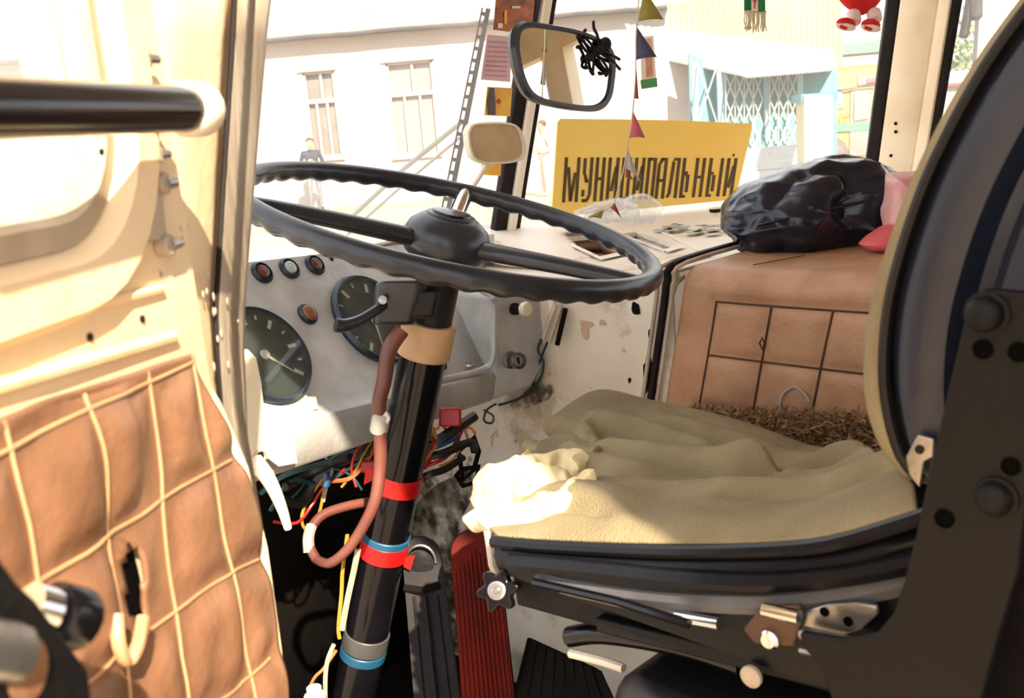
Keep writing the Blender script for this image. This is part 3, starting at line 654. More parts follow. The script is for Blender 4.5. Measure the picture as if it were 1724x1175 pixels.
for px, py, m in ((440, 460, 'lens_red'), (486, 453, 'lens_clear'), (529, 447, 'lens_red')):
    c = DF(px, py); o = obj(MB().lathe(c, BK, [(0.0150, -0.001), (0.0155, 0.003), (0.0125, 0.006), (0.0115, 0.003)], 24), 'indicator_lamp', 'gauge_rim', da)
    obj(MB().lathe(c, BK, [(0.0095, 0.002), (0.0085, 0.006), (0.006, 0.0066), (0.005, 0.0058), (0.002, 0.007)], 20), 'lens', m, o)
c = DF(517, 530); o = obj(MB().lathe(c, BK, [(0.0145, -0.003), (0.0145, 0.003), (0.012, 0.006)], 20), 'warning_lamp', 'gauge_rim', da)
obj(MB().ell(c+BK*0.006, GE1*0.0115, GE2*0.0115, BK*0.006, 16, 8), 'lens', 'copper', o)
for px, py in ((558, 436), (455, 566)):
    p = DF(px, py); obj(MB().lathe(p, BK, [(0.0032, 0), (0.0032, 0.001), (0.001, 0.0014)], 10), 'screw', 'rubber', da)
# knobs on the end block
ax = V((-0.18, -1, 0.02)).normalized()
p = PY(866, 520, 1.028); p2 = PY(899, 521, 0.985); axk = (p2-p).normalized()
o = obj(MB().lathe(p, axk, [(0.009, -0.004), (0.009, 0.004), (0.006, 0.005), (0.006, 0.02)], 14), 'pull_switch', 'rubber', da)
obj(MB().lathe(p+axk*0.02, axk, [(0.006, 0), (0.0105, 0.001), (0.0115, 0.005), (0.0095, 0.010), (0.004, 0.011)], 18), 'knob_cap', 'ivory', o)
p = PY(860, 606, 1.028); p2 = PY(882, 608, 0.985); axk = (p2-p).normalized()
o = obj(MB().lathe(p, axk, [(0.013, -0.006), (0.013, 0.004), (0.010, 0.006), (0.010, 0.022), (0.0125, 0.023), (0.0125, 0.030), (0.009, 0.031), (0.008, 0.027)], 20), 'ignition_lock', 'steel', da, label='steel ignition lock barrel')
obj(MB().box(p+axk*0.029, (0.0012, 0, 0), (0, 0, 0.005), axk*0.001), 'key_slot', 'rubber', o)
for px, py, m, h_ in ((745, 615, 'rubber', 0.02), (790, 612, 'steel', 0.007), (526, 682, 'ivory', 0.014)):
    p = DF(px, py+6)
    if h_ > .01: obj(MB().lathe(p, (0, 0, 1), [(0.0065, 0), (0.007, h_*.7), (0.006, h_)], 14), 'stud', m, da)
    else: obj(MB().lathe(p, (0, 0, 1), [(0.008, 0), (0.008, 0.003), (0.004, 0.005), (0.004, 0.007)], 12), 'stud', m, da)
random.seed(9)
for k in range(22):
    px, py = random.choice([(770, 655), (600, 700), (690, 690), (830, 600), (520, 720)]); p = DF(px+random.gauss(0, 14), py-40+random.gauss(0, 5))
    obj(MB().ell(p, GE1*random.uniform(.0008, .002), GE2*random.uniform(.0008, .002), BK*0.0006, 8, 4), 'paint_chip', 'strip', da)

# white release lever left of the column
lv = thing('release_lever', 'curved ivory pull lever hanging under the left end of dashboard', 'lever', PY(440, 770, 0.97))
LY = 0.935
plate = [(418, 588), (432, 602), (440, 640), (446, 692), (470, 700), (490, 705), (502, 780), (470, 786), (452, 772), (420, 792), (400, 780), (396, 590)]
obj(MB().prism([PY(px, py, LY) for px, py in plate], (0, 0.004, 0)), 'bracket_plate', 'ivory', lv, bevel=0.001)
obj(MB().lathe(PY(437, 768, LY), V((0, -1, 0)), [(0.0075, -0.001), (0.0085, 0.002), (0.0058, 0.003), (0.005, -0.001)], 18), 'pivot_eye', 'strip', lv)
obj(MB().lathe(PY(437, 768, LY-.0012), V((0, -1, 0)), [(0.0048, 0), (0.0048, 0.001)], 18), 'pivot_hole', 'rubber', lv)
arm = smooth_path([PY(px, py, LY-0.012) for px, py in ((428, 778), (446, 798), (462, 826), (476, 860), (485, 890))], 5)
obj(MB().tube(arm, [0.0105-0.0062*(i/(len(arm)-1)) for i in range(len(arm))], 10), 'arm', 'ivory', lv)

# ================================================================ STEERING
WC = V((0.777, 0.862, 0.846)); WN = V((0.137, -0.268, 0.954)).normalized(); WR = 0.24
def WP(px, py, off=0): return ON(px, py, WC+WN*off, WN)
wa = (WP(1030, 462)-WC).normalized(); wb = WN.cross(wa)
sw = thing('steering_wheel', 'large black three-spoke steering wheel with finger grips', 'steering wheel', WC)
rows = []; NR = 288
for i in range(NR):
    th = 2*math.pi*i/NR; rd = wa*math.cos(th)+wb*math.sin(th); row = []
    for k in range(14):
        a = 2*math.pi*k/14; co, si = math.cos(a), math.sin(a); r_ = 0.0118
        if si < 0.2: r_ *= 1 + 0.13*(0.5-si)/1.5*math.cos(44*th)
        row.append(WC + rd*(WR + r_*co*0.95) + WN*(r_*si))
    rows.append(row)
obj(MB().grid(rows, True, True), 'rim', 'wheel', sw)
obj(MB().lathe(WC-WN*0.045, WN, [(0.030, -0.02), (0.036, 0.0), (0.046, 0.008), (0.052, 0.018), (0.052, 0.03), (0.046, 0.042), (0.034, 0.052), (0.030, 0.053), (0.028, 0.056), (0.012, 0.058)], 32), 'hub', 'wheel', sw)
obj(MB().lathe(WC+WN*0.010, WN, [(0.024, 0), (0.022, 0.004), (0.008, 0.006)], 24), 'hub_cap', 'black_gloss', sw)
def spoke(ang, m, r1, r2):
    d_ = wa*math.cos(ang)+wb*math.sin(ang); s_ = WN.cross(d_)
    rows = []
    for i in range(9):
        t_ = i/8; p = WC + d_*lerp(0.04, WR-0.004, t_) - WN*(0.020*(1-t_)**1.2); ww = lerp(r1, r2, t_); hh_ = lerp(0.011, 0.0085, t_)
        rows.append([p + s_*ww*math.cos(2*math.pi*k/12) + WN*hh_*math.sin(2*math.pi*k/12) for k in range(12)])
    mb = MB().grid(rows, False, True); obj(mb, 'spoke', m, sw)
spoke(0, 'wheel', 0.016, 0.011)
dl = (WP(428, 344)-WC).normalized(); spoke(math.atan2(dl.dot(wb), dl.dot(wa)), 'wheel', 0.016, 0.011)
du = (WP(788, 316)-WC).normalized(); spoke(math.atan2(du.dot(wb), du.dot(wa)), 'chrome', 0.011, 0.011)

sc = thing('steering_column', 'black steering column wrapped with red and blue tape', 'steering column', WC-WN*0.9)
def CP(L): return WC - WN*L
obj(MB().cyl(CP(0.05), CP(0.13), 0.026, 24), 'upper_tube', 'black', sc)
obj(MB().lathe(CP(0.145), WN, [(0.026, -0.005), (0.030, 0.0), (0.032, 0.012), (0.027, 0.016)], 24), 'clamp_ring', 'rubber', sc)
obj(MB().cyl(CP(0.125), CP(0.92), 0.0285, 28), 'outer_tube', 'black_gloss', sc)
def band(l0, l1, m, nm, r_=0.0305):
    obj(MB().lathe(CP(l1), WN, [(r_-.001, 0), (r_, 0.001), (r_, l1-l0-0.001), (r_-.001, l1-l0)], 28), nm, m, sc)
def Lat(py, px=None):  # distance down the column for a picture height
    lo, hi = 0.0, 1.0
    for _ in range(40):
        mid = (lo+hi)/2; q = CP(mid)-CAM; y = IH/2-FPX*q.dot(cu)/q.dot(fw)
        if y < py: lo = mid
        else: hi = mid
    return lo
band(Lat(540), Lat(598), 'tan_tape', 'tape_collar', 0.0325)
band(Lat(795), Lat(824), 'red_tape', 'red_tape'); band(Lat(898), Lat(910), 'blue_tape', 'blue_tape', 0.0308); band(Lat(908), Lat(935), 'red_tape', 'red_tape', 0.0312)
band(Lat(1062), Lat(1088), 'grey_tape', 'grey_tape'); band(Lat(1090), Lat(1104), 'blue_tape', 'blue_tape', 0.0306)
cdir = -WN
# loose ends of tape
for (px, py, m) in ((625, 790, 'red_tape'), (662, 935, 'red_tape')):
    L_ = Lat(py); c0 = CP(L_); sd = cr if px > 640 else -cr
    p = c0 + sd*0.030 - fw*0.01
    obj(MB().prism([p, p+sd*0.012+WN*0.003, p+sd*0.010-WN*0.02, p-WN*0.014], fw*0.001), 'tape_end', m, sc, smooth=False)
# indicator switch with its stalk, strapped to the column
tw = thing('indicator_switch', 'black turn indicator switch box with stalk strapped to steering column', 'switch', CP(0.1)-cr*0.04)
b0 = A(672, 508, 1.135); bx, by, bz = cr*0.026, WN*0.030, fw*0.02
q = MB(); bot, top = [], []
for (i, j) in rrect(2.0, 2.0, 0.6, 5): bot.append(b0 - WN*0.028 + cr*0.024*i + fw*0.018*j); top.append(b0 + WN*0.024 + cr*0.028*i + fw*0.020*j)
mid1 = [lerp(p, q_, 0.85)+(p-b0)*0.06 for p, q_ in zip(bot, top)]
q.grid([bot, mid1, top], False, True); q.f.append(list(range(len(bot)))[::-1]); q.f.append([2*len(bot)+i for i in range(len(bot))])
obj(q, 'box', 'wheel', tw, bevel=0.004)
obj(MB().box(b0+cr*0.03-WN*0.004, cr*0.014, WN*0.016, fw*0.016), 'saddle', 'black', tw, bevel=0.004)
st = smooth_path([A(648, 512, 1.12), A(634, 522, 1.11), A(605, 540, 1.09), A(580, 548, 1.075), A(565, 547, 1.07)], 5)
obj(MB().tube(st, [0.005+0.003*(i/(len(st)-1)) for i in range(len(st))], 10), 'stalk', 'wheel', tw)
obj(MB().lathe(A(645, 505, 1.11), -fw, [(0.005, 0), (0.005, 0.004), (0.002, 0.005)], 12), 'screw', 'steel', tw)

# brown cable conduit running down beside the column
co = thing('cable_conduit', 'brown cable sleeve looping beside the steering column', 'cable', A(560, 940, 1.1))
pth = smooth_path([A(676, 556, 1.135), A(655, 590, 1.13), A(647, 640, 1.13), A(638, 680, 1.135), A(640, 720, 1.14), A(640, 780, 1.15), A(632, 840, 1.15), A(612, 885, 1.155), A(585, 925, 1.16), A(555, 948, 1.17), A(533, 942, 1.19)], 6)
n_ = len(pth); obj(MB().tube(pth, [0.0095-0.004*(i/(n_-1)) for i in range(n_)], 10), 'sleeve', 'conduit', co)
pth = smooth_path([A(533, 942, 1.19), A(522, 920, 1.2), A(524, 890, 1.215), A(545, 866, 1.23), A(585, 852, 1.25), A(620, 845, 1.27)], 6)
obj(MB().tube(pth, 0.006, 10), 'pale_sleeve', 'conduit', co)
obj(MB().tube(smooth_path([A(520, 930, 1.196), A(519, 905, 1.2), A(524, 886, 1.21)], 4), 0.0068, 8), 'white_wrap', 'wire_white', co)
obj(MB().lathe(A(640, 712, 1.14), WN, [(0.0095, -0.012), (0.0105, -0.01), (0.0105, 0.010), (0.0095, 0.012)], 12), 'cable_clip', 'flag_grey', co)
obj(MB().prism([A(650, 692, 1.13), A(657, 705, 1.13), A(652, 714, 1.13), A(644, 700, 1.13)], fw*0.004), 'clip_tab', 'fringe', co, smooth=False)
# thin wires hugging the column
for pts, m, r_, lab in (([(585, 900), (577, 960), (575, 1000), (570, 1055), (572, 1075)], 'yellow', 0.0025, 'yellow wire hugging the steering column'),
                   ([(603, 925), (596, 960), (585, 1010), (576, 1060)], 'white', 0.004, 'pale flat wire taped along the steering column'),
                   ([(562, 1085), (552, 1110), (548, 1140), (548, 1190)], 'white', 0.003, 'white wire below the lowest tape band'),
                   ([(566, 1095), (545, 1125), (530, 1140), (520, 1160)], 'orange', 0.002, 'thin orange wire below the lowest tape band')):
    tag(obj(MB().tube(smooth_path([A(x, y, 1.19+0.0001*(y-900)) for x, y in pts], 5), r_, 6), 'wire', 'wire_'+m), lab, 'wire')
t = thing('connector', 'small pale cable connector at the foot of the steering column', 'connector', A(532, 1175, 1.2))
obj(MB().lathe(A(532, 1185, 1.2), V((0, 0, 1)), [(0.013, -0.02), (0.013, 0.012), (0.009, 0.014), (0.009, 0.022), (0.004, 0.024)], 14), 'plug', 'ivory', t)
obj(MB().lathe(A(532, 1188, 1.2), V((0, 0, 1)), [(0.0145, -0.004), (0.015, 0.002), (0.0145, 0.006)], 14), 'ring', 'copper', t)

# wiring loom hanging under the dashboard
wl = thing('wiring_loom', 'tangled coloured wires hanging under the dashboard', 'wiring', (0.75, 1.06, 0.5))
def wire(pts, col, r_=0.0016, d=1.29):
    obj(MB().tube(smooth_path([A(x, y, d+0.02*math.sin(x*.05)) for x, y in pts], 5), r_, 6), 'wire', 'wire_'+col, wl)
wire([(460, 878), (500, 880), (525, 850), (545, 820), (580, 790)], 'red', 0.0022); wire([(548, 800), (520, 840), (508, 870), (515, 890), (535, 870), (545, 830), (550, 800)], 'yellow', 0.0022)
wire([(470, 850), (500, 830), (530, 790), (560, 770), (600, 750)], 'green', 0.0018); wire([(455, 860), (490, 810), (540, 815), (570, 800), (620, 770)], 'teal', 0.003)
wire([(560, 810), (590, 805), (615, 780), (635, 745)], 'orange', 0.003); wire([(600, 820), (592, 790), (600, 760), (615, 740)], 'red', 0.0018)
wire([(575, 820), (600, 790), (612, 765), (625, 745)], 'yellow', 0.0018); wire([(545, 845), (552, 815), (560, 790), (548, 770)], 'white', 0.0018)
wire([(530, 800), (560, 790), (590, 800), (610, 825)], 'teal', 0.0018); wire([(480, 820), (520, 800), (560, 780), (590, 770)], 'black', 0.006)
wire([(470, 840), (510, 845), (540, 800), (620, 760)], 'black', 0.007); wire([(440, 830), (480, 800), (560, 775), (640, 745)], 'teal', 0.004)
wire([(690, 790), (730, 780), (755, 765), (770, 740), (780, 715)], 'red', 0.003); wire([(700, 800), (720, 770), (735, 745), (728, 720)], 'yellow', 0.002)
wire([(720, 730), (745, 735), (760, 725), (790, 720), (800, 730)], 'orange', 0.002); wire([(700, 760), (740, 750), (770, 735)], 'blue', 0.004)
wire([(715, 715), (735, 722), (742, 712), (752, 725)], 'orange', 0.0022); wire([(690, 740), (715, 735), (730, 745), (715, 790)], 'red', 0.002)
wire([(770, 735), (775, 755), (760, 775), (740, 785)], 'yellow', 0.0018); wire([(760, 705), (780, 715), (785, 730), (790, 745)], 'yellow', 0.002)
wire([(815, 690), (830, 700), (828, 712), (815, 708), (820, 690), (835, 680)], 'black', 0.0015); wire([(690, 820), (720, 800), (750, 790), (780, 770)], 'black', 0.005)
wire([(640, 800), (690, 770), (740, 740), (800, 700)], 'black', 0.007); wire([(690, 770), (740, 765), (790, 745), (800, 760)], 'black', 0.006)
for px, py, m, w_, h_ in ((758, 702, 'red', .014, .012), (705, 765, 'red', .016, .012), (622, 785, 'red', .012, .008), (550, 808, 'blue', .004, .010), (718, 735, 'blue', .010, .006)):
    obj(MB().box(A(px, py, 1.28), cr*w_, cu*h_, fw*0.008), 'connector_block', 'wire_'+m, wl, bevel=0.003)
for pts in ([(772, 760), (800, 735), (806, 760), (798, 790), (780, 810)], [(778, 790), (806, 785), (800, 812), (780, 818), (768, 800)]):
    obj(MB().tube([A(x, y, 1.36) for x, y in pts], 0.004, 6, closed=True), 'bare_bracket', 'grime', wl)
# teal wires and a corroded contact strip at the right end of the dashboard
t = thing('contact_strip', 'corroded contact bracket with teal wires at right end of dashboard', 'bracket', PX(930, 560, EX-0.02))
for a, b, m in (((945, 515), (925, 575), 'strip'), ((952, 520), (938, 580), 'grime'), ((935, 512), (915, 570), 'fringe')):
    obj(MB().tube([PX(*a, EX-0.02), PX(*b, EX-0.02)], 0.004, 6), 'contact_bar', m, t)
obj(MB().tube(smooth_path([PX(x, y, EX-0.015) for x, y in ((912, 570), (906, 590), (915, 610), (908, 640), (880, 668), (840, 682))], 5), 0.0022, 6), 'wire', 'wire_teal', t)
obj(MB().tube(smooth_path([PX(x, y, EX-0.013) for x, y in ((922, 575), (912, 600), (904, 625))], 5), 0.0018, 6), 'wire', 'wire_black', t)

# ================================================================ PEDALS
def pedal(name, label, top, bot, wtop, wbot, d0, d1, m, lean):
    t = thing(name, label, 'pedal', A(*bot, d1))
    rows_f = []; n = 44
    for i in range(n+1):
        s_ = i/n; px, py = lerp(top[0], bot[0], s_), lerp(top[1], bot[1], s_); d = lerp(d0, d1, s_)
        w_ = lerp(wtop, wbot, s_); k = min(1, (i+0.12)*(bot[1]-top[1])/n/(w_/d*FPX)); w_ *= math.sqrt(max(0.01, 1-(1-k)**2))
        c = A(px, py, d); sd = (r0*0.9 + V((0, 0, -0.05))).normalized()
        rows_f.append([c - sd*w_ + fw*0.010, c - sd*w_*0.96, c, c + sd*w_*0.96, c + sd*w_ + fw*0.010, c + fw*0.012])
    mb = MB().grid(rows_f, False, True); mb.f += [[0, 1, 2, 3, 4, 5], [len(mb.v)-6+i for i in range(6)]]
    obj(mb, 'pad', m, t); return t, rows_f
t, R_ = pedal('accelerator_pedal', 'long dark red ribbed accelerator pedal', (796, 893), (828, 1240), 0.029, 0.031, 1.20, 1.12, 'red_pedal', 0)
for k in range(11):
    f_ = (k-5)/5*0.85
    pts = [lerp(r[2], r[4] if f_ > 0 else r[0], abs(f_)) - fw*(0.0015+0.009*abs(f_)*0.9) for r in R_[4+abs(k-5):]]
    obj(MB().tube(pts, 0.0013, 6), 'rib', 'red_pedal', t)
t, R_ = pedal('brake_pedal', 'black brake pedal with a worn shiny toe', (706, 905), (742, 1240), 0.025, 0.030, 1.30, 1.22, 'rubber', 0)
lp_ = [A(708+26*math.cos(a)*(1), 948+30*math.sin(a), 1.285) for a in [math.pi+math.pi*i/12 for i in range(13)]]
obj(MB().tube(lp_, 0.0018, 8), 'worn_edge', 'steel', t)
obj(MB().ell(A(708, 955, 1.288), cr*0.017, cu*0.022, fw*0.002, 16, 6), 'worn_toe', 'steel_black', t)
obj(MB().tube([A(682, 990, 1.28), A(712, 994, 1.27), A(738, 985, 1.28)], 0.005, 8), 'strap', 'grime', t)
for k in (-1, 0, 1):
    obj(MB().tube([lerp(r[2], r[4] if k > 0 else r[0], abs(k)*0.55) - fw*0.004 for r in R_[13:]], 0.003, 6), 'rib', 'rubber', t)
# floor mat between pedals and seat
mb = MB()
o = obj(MB().prism([A(890, 1075, 1.2), A(1010, 1130, 1.12), A(1060, 1240, 1.05), A(850, 1240, 1.1)], fw*0.01), 'tread_plate', 'grime', bevel=0.002)
tag(o, 'dark ribbed tread plate on the floor beside the red pedal', 'tread plate')
for k in range(9):
    s_ = k/8; a = lerp(A(890, 1075, 1.2), A(1010, 1130, 1.12), s_); b = lerp(A(850, 1240, 1.1), A(1060, 1240, 1.05), s_)
    obj(MB().tube([a-fw*.001, b-fw*.001], 0.002, 6), 'rib', 'grime', o)

# ================================================================ DRIVER SEAT
st_ = thing('driver_seat', 'driver seat with black vinyl cushion and dark blue backrest on black steel frame', 'seat', (0.7, 0.35, 0))
def spath(pts, k): return [PX(x, y, k) for x, y in pts]
NX, FXs = 0.52, 0.98
# cushion: near profile read off the photograph, swept to the far side
topn = spath([(828, 905), (900, 912), (1000, 917), (1130, 921), (1275, 918), (1400, 906), (1560, 858)], NX)
botn = spath([(845, 952), (900, 966), (1000, 985), (1130, 1002), (1275, 1012), (1400, 1012), (1560, 985)], NX)
rows = []
for k, x in enumerate((NX, NX+0.006, NX+0.03, 0.66, 0.8, 0.94, 0.965)):
    ins = (0.012, 0.003, 0, 0, 0, 0.004, 0.02)[k]; dy = (x-NX)*0.18; row = []; dr = (0.004, 0.006, 0.012, 0.05, 0.10, 0.15, 0.16)[k]
    for p in smooth_path(topn, 3): row.append(V((x, p.y+dy, max(p.z-ins-dr, 0.50))))
    for p in reversed(smooth_path(botn, 3)): row.append(V((x, p.y+dy, min(p.z+ins, 0.60)-dr*0.9)))
    rows.append(row)
mb = MB().grid(rows, False, True); nn = len(rows[0]); mb.f += [list(range(nn))[::-1], [6*nn+i for i in range(nn)]]
obj(mb, 'cushion', 'vinyl_black', st_)
obj(MB().tube([p+V((0.001, 0, -0.004)) for p in smooth_path(topn, 4)], 0.005, 8), 'cushion_piping', 'vinyl_black', st_)
fold = spath([(860, 945), (1000, 958), (1130, 972), (1275, 980), (1400, 972), (1500, 955), (1640, 920)], NX-0.004)
obj(MB().tube(smooth_path(fold, 4), 0.007, 8), 'vinyl_fold', 'vinyl_black', st_)
gc = spath([(905, 968), (1000, 990), (1130, 1006), (1275, 1014), (1400, 1004), (1500, 985), (1600, 960)], NX+0.004)
obj(MB().tube(smooth_path(gc, 4), [0.004]+[0.0085]*22+[0.006]*2, 8), 'under_cloth', 'grey_cloth', st_)
# backrest
front = [(1548, 812), (1515, 770), (1494, 700), (1486, 620), (1494, 520), (1518, 420), (1556, 310), (1606, 205), (1660, 110), (1724, 20), (1790, -60), (1840, -120)]
fr = smooth_path(spath(front, NX), 3)
rows = []
for i, p in enumerate(fr):
    s_ = i/(len(fr)-1); th = 0.115 - 0.02*s_; nrm = V((0, -1, -0.28)).normalized()
    wv = 0.004*math.sin(s_*9)
    row = [p+V((0.03+0.43, 0, 0))-nrm*0.012, p+V((0.24, 0, 0))-nrm*0.02, p+V((0.03, 0, 0))-nrm*0.010]
    for t_, o_ in ((0.0, 0.012), (0.08, 0.002), (0.2, 0.0), (0.30, 0.003), (0.36, 0.018), (0.42, 0.020), (0.5, 0.004), (0.62, 0.0), (0.70, 0.004), (0.76, 0.020), (0.82, 0.004), (0.90, 0.001), (1.0, 0.006)):
        row.append(p + nrm*th*t_ + V((o_+wv*t_, 0, 0)))
    row += [p+nrm*th*1.05+V((0.24, 0, 0)), p+nrm*th+V((0.45, 0, 0))]
    rows.append(row)
mb = MB().grid(rows, False, True); nn = len(rows[0]); mb.f += [list(range(nn))[::-1], [(len(rows)-1)*nn+i for i in range(nn)]]
obj(mb, 'backrest', 'vinyl_dark', st_)
# khaki cover over the front of the backrest
kf = [(1548, 816), (1500, 775), (1468, 715), (1456, 640), (1464, 540), (1490, 440), (1532, 330), (1582, 222), (1650, 108), (1720, 10), (1790, -80), (1840, -140)]
kq = smooth_path([lerp(PX(a[0], a[1], NX), PX(b[0], b[1], NX+0.10), 1.0) for a, b in zip(front, kf)], 3)
rows = []
for i, (p, q_) in enumerate(zip(fr, kq)):
    rows.append([p+V((0.006, 0.003, 0)), lerp(p, q_, 0.35)+V((0, 0.006, 0)), lerp(p, q_, 0.7)+V((0, 0.004, 0)), q_, V((0.75, q_.y+0.0, q_.z)), V((0.93, p.y+0.03, p.z)), V((0.97, p.y-0.005, p.z))])
obj(MB().grid(rows), 'front_cover', 'khaki', st_, solid=0.004, off=-1)
obj(MB().tube([p+V((0.004, 0.001, 0)) for p in fr], 0.0035, 8), 'backrest_piping', 'vinyl_black', st_)
# black steel side bracket
BXk = 0.485
bl = [(1655, 487), (1700, 490), (1790, 500), (1790, 700), (1738, 760), (1716, 960), (1690, 1045), (1660, 1150), (1640, 1240), (1420, 1240), (1380, 1120), (1350, 1090), (1345, 1066), (1420, 1078), (1475, 1068), (1502, 1035), (1520, 985), (1540, 905), (1565, 790), (1590, 680), (1618, 560), (1632, 512)]
obj(MB().prism(spath(bl, BXk), (0.006, 0, 0)), 'side_bracket', 'steel_black', st_, bevel=0.0015)
brk = st_.children[-1]
LXv = V((-1, 0, 0))
for px, py, r_ in ((1662, 527, 0.0085), (1678, 837, 0.0085)):
    c = PX(px, py, BXk); o = obj(MB().lathe(c, LXv, [(r_*1.25, 0), (r_*1.25, 0.0016), (r_, 0.002), (r_, 0.005), (r_*0.8, 0.0075), (r_*0.35, 0.009)], 20), 'bolt', 'steel_black', brk)
for px, py, r_ in ((1655, 588, 0.0042), (1715, 593, 0.0042), (1590, 873, 0.0044), (1702, 785, 0.0040)):
    obj(MB().lathe(PX(px, py, BXk-0.0002), LXv, [(r_*1.15, 0), (r_*1.15, 0.0008), (r_*0.95, 0.001), (r_*0.9, 0.0002)], 16), 'bolt_hole', 'cavity', brk)
cl_ = [(1545, 732), (1572, 740), (1572, 770), (1556, 778), (1548, 822), (1530, 800), (1524, 770)]
obj(MB().prism(spath(cl_, NX-0.006), (0.003, 0, 0)), 'hinge_clip', 'steel', st_, bevel=0.0008)
obj(MB().lathe(PX(1548, 757, NX-0.0065), LXv, [(0.0025, 0), (0.0025, 0.0006)], 10), 'clip_hole', 'rubber', st_)
# slide rails and base
def beam(a, b, w_, h_, x0, x1, m, nm, par=st_, bv=0.002):
    p, q_ = PX(*a, x0), PX(*b, x0); d_ = (q_-p).normalized(); up = V((1, 0, 0)).cross(d_)
    if up.z < 0: up = -up
    return obj(MB().prism([p, q_, q_-up*h_, p-up*h_], (x1-x0, 0, 0)), nm, m, par, bevel=bv)
beam((862, 962), (1560, 1135), 0, 0.030, 0.535, 0.575, 'steel_black', 'slide_rail')
beam((1000, 1040), (1520, 1165), 0, 0.012, 0.525, 0.60, 'steel_black', 'lower_rail')
beam((862, 962), (1560, 1130), 0, 0.03, 0.90, 0.94, 'steel_black', 'slide_rail')
rod = beam((938, 990), (1150, 1038), 0, 0.0055, 0.512, 0.522, 'steel', 'slide_rod', bv=0.002)
obj(MB().tube(spath([(1140, 1037), (1212, 1050)], 0.517), 0.0048, 12), 'rod_end', 'chrome', st_)
obj(MB().tube(spath([(900, 980), (1040, 1012), (1160, 1050)], 0.50+.012), 0.0035, 8), 'cable', 'black_gloss', st_)
beam((1340, 1062), (1530, 1105), 0, 0.006, 0.495, 0.505, 'steel', 'rail_lip')
beam((1340, 1092), (1520, 1128), 0, 0.004, 0.495, 0.505, 'steel', 'rail_lip')
q = [(1340, 1055), (1352, 1030), (1390, 1018), (1440, 1015), (1475, 1020), (1478, 1035), (1450, 1060), (1420, 1070)]
pl = obj(MB().prism(spath(q, 0.51), (0.004, 0, 0)), 'recliner_plate', 'steel', st_, bevel=0.001)
for px, py in ((1388, 1030), (1428, 1046)): obj(MB().lathe(PX(px, py, 0.5098), LXv, [(0.003, 0), (0.003, 0.0006)], 10), 'plate_hole', 'cavity', pl)
br = obj(MB().prism(spath([(1280, 1022), (1345, 1020), (1350, 1045), (1335, 1090), (1270, 1085), (1250, 1060)], 0.505), (0.006, 0, 0)), 'hinge_block', 'rusty', st_, bevel=0.0015)
obj(MB().tube(spath([(1286, 1026), (1346, 1040)], 0.502), 0.0045, 12), 'pin', 'chrome', br)
obj(MB().lathe(PX(1300, 1074, 0.505), LXv, [(0.0065, 0), (0.0065, 0.004), (0.0045, 0.006), (0.0025, 0.0055)], 16), 'bolt', 'chrome', br)
obj(MB().lathe(PX(1267, 1137, 0.515), LXv, [(0.0075, 0), (0.0075, 0.003), (0.005, 0.005)], 16), 'bolt', 'strip', st_)
obj(MB().ab((0.54, 0.16, 0.0), (0.94, 0.50, 0.40)), 'pedestal', 'black', st_, bevel=0.02)
obj(MB().ab((0.53, 0.10, 0.40), (0.95, 0.46, 0.53)), 'suspension_box', 'black', st_, bevel=0.02)
lvp = smooth_path(spath([(960, 1072), (1010, 1066), (1090, 1075), (1170, 1092), (1250, 1118)], 0.56), 4)
obj(MB().tube(lvp, 0.009, 10), 'height_lever', 'black_gloss', st_)
obj(MB().tube(smooth_path(spath([(960, 1100), (1010, 1112), (1050, 1125)], 0.6), 4), 0.004, 8), 'tension_cable', 'ivory', st_)
# star knob
kc = PX(843, 992, 0.52); kx_ = V((-0.75, -0.45, 0.35)).normalized(); a_ = kx_.orthogonal().normalized(); b_ = kx_.cross(a_)
loop = [kc + (a_*math.cos(t_)+b_*math.sin(t_))*(0.0150+0.0032*math.cos(6*t_)) for t_ in [2*math.pi*i/60 for i in range(60)]]
kn = obj(MB().prism(loop, kx_*0.012), 'star_knob', 'black_gloss', st_, bevel=0.003, label='black star-shaped adjuster knob')
obj(MB().lathe(kc+kx_*0.011, kx_, [(0.0075, 0), (0.0075, 0.003), (0.006, 0.0035), (0.003, 0.003), (0.002, 0.006)], 20), 'knob_insert', 'steel', kn)
obj(MB().cyl(kc, kc-kx_*0.06, 0.005), 'knob_shaft', 'steel', kn)
obj(MB().tube(spath([(822, 895), (826, 920), (830, 950), (838, 970)], 0.535), 0.004, 8), 'cushion_strap', 'fringe', st_)

